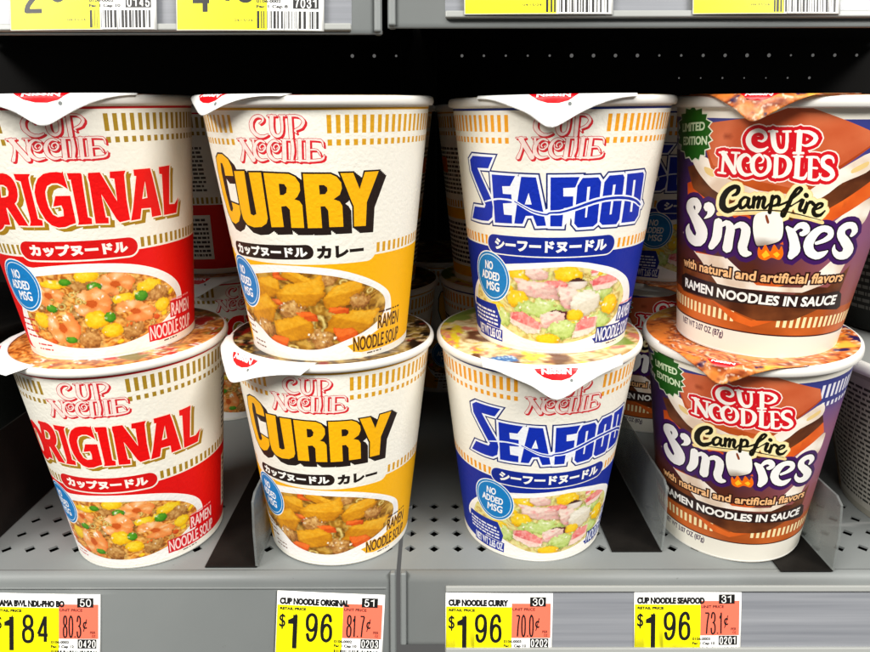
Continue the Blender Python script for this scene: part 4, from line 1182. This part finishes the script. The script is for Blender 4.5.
def slab(name, x0, x1, s0, s1, o0, o1, m):
    """a bar lying on the sloping front"""
    p = [face(s0, o0), face(s0, o1), face(s1, o1), face(s1, o0)]
    V = [(x, *q) for x in (x0, x1) for q in p]
    F = [(0, 1, 2, 3), (7, 6, 5, 4)] + [(i, 4 + i, 4 + (i + 1) % 4, (i + 1) % 4) for i in range(4)]
    return pymesh(name, V, F, m, False)

def shelf(x0, x1, z, fl_len, label, hx, tray_mat, gap_side, hole_x, channel, lift=0.):
    root = bpy.data.objects.new('metal_shelf', None)
    COL.objects.link(root)
    root.location = (0, 0, z * CM)
    tag(root, label, 'shelf', 'metal shelves of the rack')
    sh = Sheet(x0, -4.05, x1, 46, (.5, .5, .5))
    if hole_x is not None:
        i = math.floor((x0 - hole_x) / 1.17) + 1
        while hole_x + i * 1.17 < x1 - .4:
            for j in range(4):
                x, y = hole_x + i * 1.17, -2.47 + 1.24 * j
                sh.add([np.array([(x - .29, y), (x, y - .28), (x + .29, y), (x, y + .28)])], None)
            i += 1
    tm = sheet_mesh('tray', sh, lambda v: np.column_stack([v[:, 0], v[:, 1], np.full(len(v), lift)]), None, tray_mat)
    tm.polygons.foreach_set('use_smooth', np.zeros(len(tm.polygons), bool))
    tr = obj('tray', tm, root)
    s = tr.modifiers.new('thickness', 'SOLIDIFY'); s.thickness = .10 * CM; s.offset = -1
    obj('added_dark_plate', boxes('added_dark_plate', [(x0 + .3, x1 - .3, -3.6, 45.5, lift - 1.2, lift - 1.05)], M_BLACK), root)  # added black plate under the tray, keeps its holes looking dark
    prof = [(-4.05, lift)] if lift else []
    for k in range(0, 9):
        a = k / 8 * math.radians(75)
        prof.append((-4.05 - .5 * math.sin(a), -.5 + .5 * math.cos(a)))
    e = face(fl_len)
    prof += [face(fl_len - .2), face(fl_len - .06), (e[0] + .06, e[1]), (e[0] + .6, e[1] + .1)]
    lp = obj('front_lip', extrude('front_lip', prof, x0, x1, M_SHELF), root)
    s = lp.modifiers.new('thickness', 'SOLIDIFY'); s.thickness = .1 * CM; s.offset = -1
    a, b = (x1 - .27, x1 - .02) if gap_side > 0 else (x0 + .02, x0 + .28)
    fl = obj('end_flange', slab('end_flange', a, b, -.5, fl_len - .05, -.3, .13, M_SHELF), root)
    bev(fl, .08, 4)
    if channel:
        h0, h1 = hx
        s0, s1 = channel
        obj('label_channel', slab('label_channel', h0, h1, s0 + .2, s1 - .2, .012, .05, M_HOLDER), root)
        l = obj('channel_lip', slab('channel_lip', h0, h1, s0, s0 + .27, .012, .19, M_STRIP), root)
        bev(l, .05, 3)
        l = obj('channel_lip', slab('channel_lip', h0, h1, s1 - .24, s1, .012, .20, M_STRIP), root)
        bev(l, .05, 3)
    return root

UZ = 26.3
shelf(-48, -1.86, 0, 4.3, 'lower grey steel shelf, left section, carrying the red and yellow cups', (-48, -2.95), M_SHELF, 1, -21.13, None)
shelf(-1.66, 48, 0, 2.95, 'lower grey steel shelf, right section, carrying the blue and brown cups', (.44, 48), M_SHELF, -1, -.10, (.10, 3.24))
shelf(-48, -1.86, UZ, 3.16, 'upper steel shelf, left section, above the red and yellow cups', (-48, -2.9), M_BLACK, 1, None, (.0, 3.08), 3.2)
shelf(-1.66, 48, UZ, 2.95, 'upper steel shelf, right section, above the blue and brown cups', (.33, 48), M_BLACK, -1, None, (-.2, 2.66), 3.2)

# seam strip across the left lower shelf front
o = obj('label_strip', slab('label_strip', -48, -2.3, .18, .26, .012, .07, M_SHELF))
bev(o, .02)
tag(o, 'thin grey rail across the front of the lower left shelf', 'rail')

# rear pegboard and upright
pb = Sheet(-70, -8, 70, 45, (.03, .03, .03))
r = random.Random(4)
for j, zz in enumerate((24.71, 27.0)):
    for i in range(-5, 20):
        x = 2.90 + i * 2.37
        if x > 46 or -4 < x < .6 or (j == 0 and not (25 < x < 43)):
            continue
        rr = r.uniform(.10, .21) if j else r.uniform(.07, .15)
        pb.add(ellipse(x, zz, rr, rr, 10), None)
bp_ = obj('back_panel', sheet_mesh('back_panel', pb, lambda v: np.column_stack([v[:, 0], np.full(len(v), 46.2), v[:, 1]]), None, M_BLACK))
tag(bp_, 'black perforated back panel at the rear of the shelves', 'back panel')
up = bev(obj('upright_post', boxes('upright_post', [(-3.6, .2, 42.5, 46.0, -9, 45)], M_BLACK)), .2)
tag(up, 'black upright post behind the gap between the two shelf sections', 'post')

# ------------------------------------------------------------------ shelf dividers
def clear_mat():
    m = bpy.data.materials.new('scuffed_clear_plastic')
    m.use_nodes = True
    nt = m.node_tree
    b = nt.nodes['Principled BSDF']
    b.inputs['Base Color'].default_value = (.34, .36, .35, 1)
    b.inputs['Roughness'].default_value = .22
    tr = nt.nodes.new('ShaderNodeBsdfTransparent')
    tr.inputs[0].default_value = (.80, .82, .81, 1)
    mx = nt.nodes.new('ShaderNodeMixShader')
    n = nt.nodes.new('ShaderNodeTexNoise')
    n.inputs['Scale'].default_value = 60
    n.inputs['Detail'].default_value = 5
    tc = nt.nodes.new('ShaderNodeTexCoord')
    mr = nt.nodes.new('ShaderNodeMapRange')
    mr.inputs['From Min'].default_value = .3
    mr.inputs['From Max'].default_value = .75
    mr.inputs['To Min'].default_value = .22
    mr.inputs['To Max'].default_value = .55
    nt.links.new(tc.outputs['Object'], n.inputs['Vector'])
    nt.links.new(n.outputs['Fac'], mr.inputs['Value'])
    nt.links.new(mr.outputs[0], mx.inputs[0])
    nt.links.new(tr.outputs[0], mx.inputs[1])
    nt.links.new(b.outputs[0], mx.inputs[2])
    nt.links.new(mx.outputs[0], nt.nodes['Material Output'].inputs[0])
    return m
M_CLEAR = clear_mat()

def prism_x(name, poly, x0, x1, m):
    n = len(poly)
    V = [(x0, y, z) for y, z in poly] + [(x1, y, z) for y, z in poly]
    F = [tuple(range(n))[::-1], tuple(range(n, 2 * n))] + [(i, (i + 1) % n, n + (i + 1) % n, n + i) for i in range(n)]
    return pymesh(name, V, F, m, False)

base_me = boxes('base', [(-2.45, 0, 0, 30, .012, .09)], M_DARK)
fin_me = prism_x('fin', [(0, .1), (0.05, 1.9), (.3, 3.35), (.75, 3.6), (30, 3.6), (30, .1)], -.07, .05, M_CLEAR)
fin_dark = prism_x('fin', [(0, .1), (0.05, 1.9), (.3, 3.35), (.75, 5.2), (30, 5.2), (30, .1)], -.07, .05, M_DARK)
DIVL = ['black-based shelf divider between the lower red cup and the lower yellow cup',
        'black-based shelf divider between the lower blue cup and the lower brown cup',
        'clear scuffed shelf divider to the right of the lower brown cup',
        'dark shelf divider at the far left edge, beside the lower red cup']
for i, (x, y) in enumerate([(-8.42, -3.95), (10.99, -2.82), (18.44, -4.30), (-22.0, -3.4)]):
    d = bpy.data.objects.new('shelf_divider', None)
    COL.objects.link(d)
    d.location = (x * CM, y * CM, 0)
    tag(d, DIVL[i], 'shelf divider', 'shelf dividers between the cup columns')
    bev(obj('base', base_me, d), .03)
    f = bev(obj('fin', fin_me if i < 3 else fin_dark, d), .02)

# ------------------------------------------------------------------ place the cups
H1 = H + .03
CL = 'front row noodle cups'
P1 = dict(O=(-14.986, -.710), C=(-4.853, -1.10), S=(5.478, .019), M=(14.826, -.802))
P0 = dict(O=(-14.688, -.543), C=(-4.969, -.395), S=(4.983, -.037), M=(15.143, -.307))
T1 = dict(O=(-.01615, -.0234), C=(-.0022, -.02814), S=(-.01286, -.02053), M=(.00134, -.02955))
T0 = dict(O=(-.00769, -.01269), C=(.0076, .0064), S=(-.02069, -.02227), M=(-.05011, -.02537))
YAW = dict(O=-.94 / 4.1, C=.275 / 4.1, S=1.18 / 4.1, M=.42 / 4.1)
NAME = dict(O='red and white cup reading ORIGINAL', C='yellow and white cup reading CURRY', S='blue and white cup reading SEAFOOD', M="brown and purple cup reading Campfire S'mores")
TAB1 = dict(O=(1.09 / 4.1, 1.32, 1.15, .78, 4.66), C=(-3.05 / 4.1, 1.1, .82, .66, 4.66), S=(-.92 / 4.1, 1.32, 1.22, .78, 4.66), M=(-2.86 / 4.1, 1.35, 1.0, .86, 4.70))
TAB0 = dict(O=(-3.45 / 4.1, .42, 1.45, .66, 4.86), C=(-3.2 / 4.1, .95, 1.25, .66, 4.82), S=(-1.15 / 4.1, 1.1, 1.3, .74, 4.82), M=(-2.95 / 4.1, 1.35, .9, .80, 4.60))
for k in 'OCSM':
    cup(k, (*P1[k], H1), T1[k], 0, 'upper ' + NAME[k] + ', standing on the lid of its twin', CL, TAB1[k])
    cup(k, (*P0[k], .012 + max(abs(T0[k][0]), abs(T0[k][1])) * 3.4), T0[k], YAW[k], 'lower ' + NAME[k] + ', standing on the grey shelf under its twin', CL, TAB0[k])
BACK = [
 ('O', -15.2, 15.5, 0, .3, 'dim red and white cup on the shelf, set well back behind the lower ORIGINAL cup'),
 ('O', -15.3, 15.6, 1, 2.2, 'dim red and white cup set well back behind the upper ORIGINAL cup'),
 ('C', -4.6, 11.3, 0, 2.4, 'second-row yellow and white cup on the shelf, behind the lower CURRY cup'),
 ('C', -4.8, 11.1, 1, -2.3, 'second-row yellow and white cup, upper of its stack, behind the upper CURRY cup'),
 ('S', 5.0, 12.2, 0, .9, 'second-row blue and white cup on the shelf, behind the lower SEAFOOD cup'),
 ('C', 4.7, 12.1, 1, 2.75, 'dim second-row cup showing its small print, between the upper CURRY and SEAFOOD cups'),
 ('M', 14.9, 13.4, 0, .5, "second-row brown cup on the shelf, behind the lower Campfire S'mores cup"),
 ('S', 14.7, 13.2, 1, .55, 'second-row blue and white cup, dim in the gap left of the upper brown cup'),
 ('C', .4, 20.6, 0, 1.0, 'third-row yellow and white cup deep in the shelf, seen between the CURRY and SEAFOOD stacks'),
 ('O', -8.6, 26.5, 0, 2.0, 'rearmost red and white cup deep in the shelf, seen between the ORIGINAL and CURRY stacks'),
 ('S', 9.8, 21.0, 0, 1.0, 'third-row blue and white cup deep in the shelf, seen between the SEAFOOD and brown stacks'),
]
for k, x, y, l, yaw, lab in BACK:
    cup(k, (x, y, .012 if not l else H1), (0, 0), yaw, lab, 'noodle cups in the rows behind', (yaw * .3 - .4, 1.3, 1.2, .8, 4.66))

# ------------------------------------------------------------------ large noodle bowls at both ends
def tub_sheet(dark):
    sh = Sheet(-17, 0, 17, 8.5, (.60, .59, .54) if not dark else (.12, .13, .12))
    sh.cols = list(np.arange(-17, 17.01, .5))
    def noodles(P):
        return strands(P, 1.1, (.26, .2, .13), (.50, .42, .31), (.68, .6, .47), 4)
    reg = [catmull(np.array([(-14, .3), (-10.3, .2), (-10.2, 2.5), (-10.5, 4.9), (-11.5, 5.6), (-13, 5.2), (-14.5, 4)]), True)]
    if not dark:
        sh.add(reg, noodles)
        sh.dots(reg, .12)
        rr = random.Random(3)
        for i in range(9):
            x, y = rr.uniform(-13, -10.6), rr.uniform(5.6, 8)
            p = [(x, y)]
            for k in range(4):
                x += rr.uniform(-.5, .6); y += rr.uniform(-.9, .3)
                p.append((x, max(y, 4.6)))
            sh.add([stroke(p, .035)], (.25, .23, .2))
        sh.add(rect(-10.0, .4, -1.5, 8.0), (.68, .67, .63))
        fine_print(sh, -9.8, .8, -1.8, 7.7, (.2, .2, .19), 24, 'tub', .5)
    else:
        fine_print(sh, -12, 1.2, 2, 7.4, (.42, .42, .4), 16, 'tub2', .5)
    return sh
def tub_mesh(dark):
    sh = tub_sheet(dark)
    f = lambda v: np.column_stack([(5.3 + .27 * v[:, 1]) * np.sin(v[:, 0] * math.pi / 17), -(5.3 + .27 * v[:, 1]) * np.cos(v[:, 0] * math.pi / 17), v[:, 1]])
    return sheet_mesh('body', sh, f, None, M_PAPER)
TUB = {d: tub_mesh(d) for d in (0, 1)}
tub_rim = lathe('rim', [(7.5, 8.2), (7.6, 8.42), (8.05, 8.45), (8.12, 8.7), (8.05, 8.95), (7.85, 9.0), (7.6, 8.95)], M_RIM)
tub_rim_dark = tub_rim.copy()
tub_rim_dark.materials[0] = M_DARK
tub_lid = lathe('lid', [(7.8, 8.97), (7.2, 8.93), (4, 8.9), (.01, 8.9)], M_STRIP)
tub_lid_dark = tub_lid.copy()
tub_lid_dark.materials[0] = M_DARK
for x, y, z, d, lab in [(28.1, 1.2, .02, 0, 'large pale noodle bowl on the shelf at the far right, noodles pictured on its side'),
                        (28.6, 6.4, 9.06, 1, 'dark printed noodle bowl stacked on the pale bowl at the far right'),
                        (-31.5, 8.5, .02, 1, 'dark noodle bowl at the far left edge, behind the lower red cup')]:
    t = bpy.data.objects.new('noodle_bowl', None)
    COL.objects.link(t)
    t.location = (x * CM, y * CM, z * CM)
    tag(t, lab, 'noodle bowl')
    obj('body', TUB[d], t)
    obj('rim', tub_rim if not d else tub_rim_dark, t)
    obj('lid', tub_lid if not d else tub_lid_dark, t)

# ------------------------------------------------------------------ price labels
def price_tag(title, price, unit, code, slot, x, down, rot, shelf_z, label, cap='Fac 1 Cap 10', w=4.95, art='0106-0003', vs=.0065, cut=540, out=.09):
    X = lambda px: (px - 30) / 160
    Y = lambda py: (540 - py) / 160
    W, HH = 790 / 160, 528 / 160
    sh = Sheet(0, (540 - cut) / 160, W, HH, (.97, .97, .95))
    blk = (.10, .10, .10)
    yel, sal = (1, .97, .03), (.97, .45, .35)
    def R(a, b, c, d, col):
        sh.add(rect(X(a), Y(d), X(c), Y(b)), col)
    def T(t, a, b, c, d, bold=.012, slant=0., col=blk):
        sh.add(text(t, X(a), Y(d), X(c), Y(b) - Y(d), bold, slant), col)
    def D(t, a, b, c, d, wd):
        n = len(t)
        st = (c - a + 6) / n
        for i, ch in enumerate(t):
            sh.add(digit(ch, X(a + i * st), Y(d), X(a + i * st + st - 6), Y(b), wd), (.95, .95, .93))
    R(34, 112, 518, 536, yel)
    R(518, 86, 806, 335, sal)
    R(652, 40, 770, 108, blk)
    if title:
        T(title, 50, 60, (560 if 'MAMA' in title or 'ORIG' in title else 548) if len(title) > 16 else 490, 108, .026)
    T('RETAIL PRICE', 54, 128, 246, 148, .012)
    T('UNIT PRICE', 524, 118, 690, 138, .006)
    if unit:
        x0 = 545
        wd = {'1': 30, '.': 18}
        tot = sum(wd.get(c, 46) for c in unit)
        k = 142 / tot
        for c in unit:
            q = wd.get(c, 46) * k
            sh.add(digit(c, X(x0), Y(330), X(x0 + q * (.92 if c != '1' else .8)), Y(165), .07), blk)
            x0 += q
        T('¢', 692, 185, 724, 262, .01)
        T('PER', 745, 280, 785, 300, .004)
        T('OZ', 758, 306, 785, 324, .004)
    D(code, 670, 46, 754, 102, .042)
    T('$', 52, 178, 98, 272, .012)
    a, b, c = price
    if a == '1':
        sh.add(digit('1', X(112), Y(442), X(206), Y(165), .21), blk)
    else:
        sh.add(digit(a, X(100), Y(442), X(225), Y(165), .18), blk)
    sh.add(digit(b, X(242), Y(372), X(342), Y(162), .15), blk)
    sh.add(digit(c, X(352), Y(372), X(450), Y(162), .15), blk)
    T(art, 460, 350, 592, 370, .009)
    T(cap, 460, 382, 628, 402, .009)
    R(655, 338, 792, 405, blk)
    D(slot, 662, 344, 786, 400, .042)
    T('04/15/24', 340, 470, 440, 486, .004)
    r = random.Random(slot)
    px = 462
    while px < 790:
        q = r.choice((4, 4, 7, 10, 14))
        sh.add(rect(X(px), Y(528), X(min(px + q, 796)), Y(420)), blk)
        px += q + r.choice((4, 6, 8, 11))
    bow = .03
    f = lambda v: np.column_stack([v[:, 0], -bow * np.sin(v[:, 0] / W * math.pi), v[:, 1] - HH])
    sh.cols = list(np.linspace(.4, W - .4, 10))
    o = obj('price_label', sheet_mesh('price_label', sh, f, None, M_TAG))
    so = o.modifiers.new('thickness', 'SOLIDIFY'); so.thickness = .02 * CM; so.offset = -1
    fy, fz = face(down, out)
    o.location = (x * CM, fy * CM, (fz + shelf_z) * CM)
    o.rotation_euler = (-TILT, rot, 0)
    o.scale = (w / W, 1, vs * 160)
    tag(o, label, 'price label', 'price labels on the shelf fronts')
RD = math.radians
price_tag('MAMA BWL NDL-PHO BO', '184', '80.3', '50', '0420', -20.5, .40, RD(1.2), 0, 'yellow and salmon price label reading 1 84, lower left corner', 'Fac 1 Cap 12', 4.97, '0106-0002')
price_tag('CUP NOODLE ORIGINAL', '196', '81.7', '51', '0203', -7.33, .31, RD(3.0), 0, 'slightly tilted price label reading CUP NOODLE ORIGINAL 1 96', 'Fac 1 Cap 10', 4.97, '0106-0002')
price_tag('CUP NOODLE CURRY', '196', '70.0', '30', '0202', .44, .42, RD(.6), 0, 'price label reading CUP NOODLE CURRY 1 96, in the channel below the blue cup', cut=445)
price_tag('CUP NOODLE SEAFOOD', '196', '73.1', '31', '0201', 9.15, .33, RD(.1), 0, 'price label reading CUP NOODLE SEAFOOD 1 96, below the brown cup', cut=448)
price_tag('', '267', '33.2', '48', '0145', -14.6, .20, RD(-.3), UZ, 'price label reading 0145 at the top left, above the red cup', 'Fac 1 Cap 10', 5.03, '0106-0002', .0055, out=.24)
price_tag('', '418', '41.5', '49', '7031', -8.87, .20, RD(.4), UZ, 'price label reading 7031 on the upper shelf, above the yellow cup', 'Fac 1 Cap 8', 5.06, '0106-0002', .0055, out=.24)
price_tag('', '267', '33.2', '28', '0144', .98, -.05, 0, UZ, 'price label on the upper shelf, above the blue cup', w=5.1, vs=.005, out=.25)
price_tag('', '418', '41.5', '29', '0146', 8.8, -.05, 0, UZ, 'price label on the upper shelf, above the brown cup', w=5.05, vs=.005, out=.25)

# ------------------------------------------------------------------ camera, light, world
cam = bpy.data.cameras.new('camera')
co = bpy.data.objects.new('camera', cam)
COL.objects.link(co)
from mathutils import Matrix
pitch, yaw, roll = .29824993, -.00043896, -.00158354
cp, sp, cy_, sy_ = math.cos(pitch), math.sin(pitch), math.cos(yaw), math.sin(yaw)
fw = Vector((sy_ * cp, cy_ * cp, -sp))
rt_ = Vector((cy_, -sy_, 0))
upv = rt_.cross(fw)
r2 = math.cos(roll) * rt_ + math.sin(roll) * upv
u2 = -math.sin(roll) * rt_ + math.cos(roll) * upv
co.matrix_world = Matrix(((r2.x, u2.x, -fw.x, -.0261 * CM), (r2.y, u2.y, -fw.y, -30.006 * CM), (r2.z, u2.z, -fw.z, 19.891 * CM), (0, 0, 0, 1)))
cam.sensor_width = 36
cam.lens = 36 * 654.585 / 870
cam.clip_start = .01
cam.clip_end = 100
bpy.context.scene.camera = co

def area_light(name, loc, aim, sx, sy, power, col):
    L = bpy.data.lights.new(name, 'AREA')
    L.shape = 'RECTANGLE'
    L.size, L.size_y = sx, sy
    L.energy = power
    L.color = col
    o = bpy.data.objects.new(name, L)
    COL.objects.link(o)
    o.location = loc
    o.rotation_euler = (Vector(aim) - Vector(loc)).to_track_quat('-Z', 'Y').to_euler()
    return o
area_light('ceiling_lamp', (-1.5, -1.25, 1.6), (-.05, -.05, .1), 1.0, .6, 54, (1, .97, .93))
area_light('ceiling_lamp', (1.5, -1.25, 1.6), (.05, -.05, .1), 1.0, .6, 54, (1, .98, .95))
area_light('ceiling_lamp', (0, -1.25, 1.95), (0, -.05, .1), 2.2, .5, 38, (1, .975, .94))

w = bpy.data.worlds.new('World')
bpy.context.scene.world = w
w.use_nodes = True
bg = w.node_tree.nodes['Background']
bg.inputs[0].default_value = (1, .98, .95, 1)
bg.inputs[1].default_value = .12
sc = bpy.context.scene
sc.view_settings.view_transform = 'Standard'
sc.view_settings.look = 'None'
sc.view_settings.exposure = 0
sc.view_settings.gamma = 1
sc.cycles.max_bounces = 8
sc.cycles.transparent_max_bounces = 12
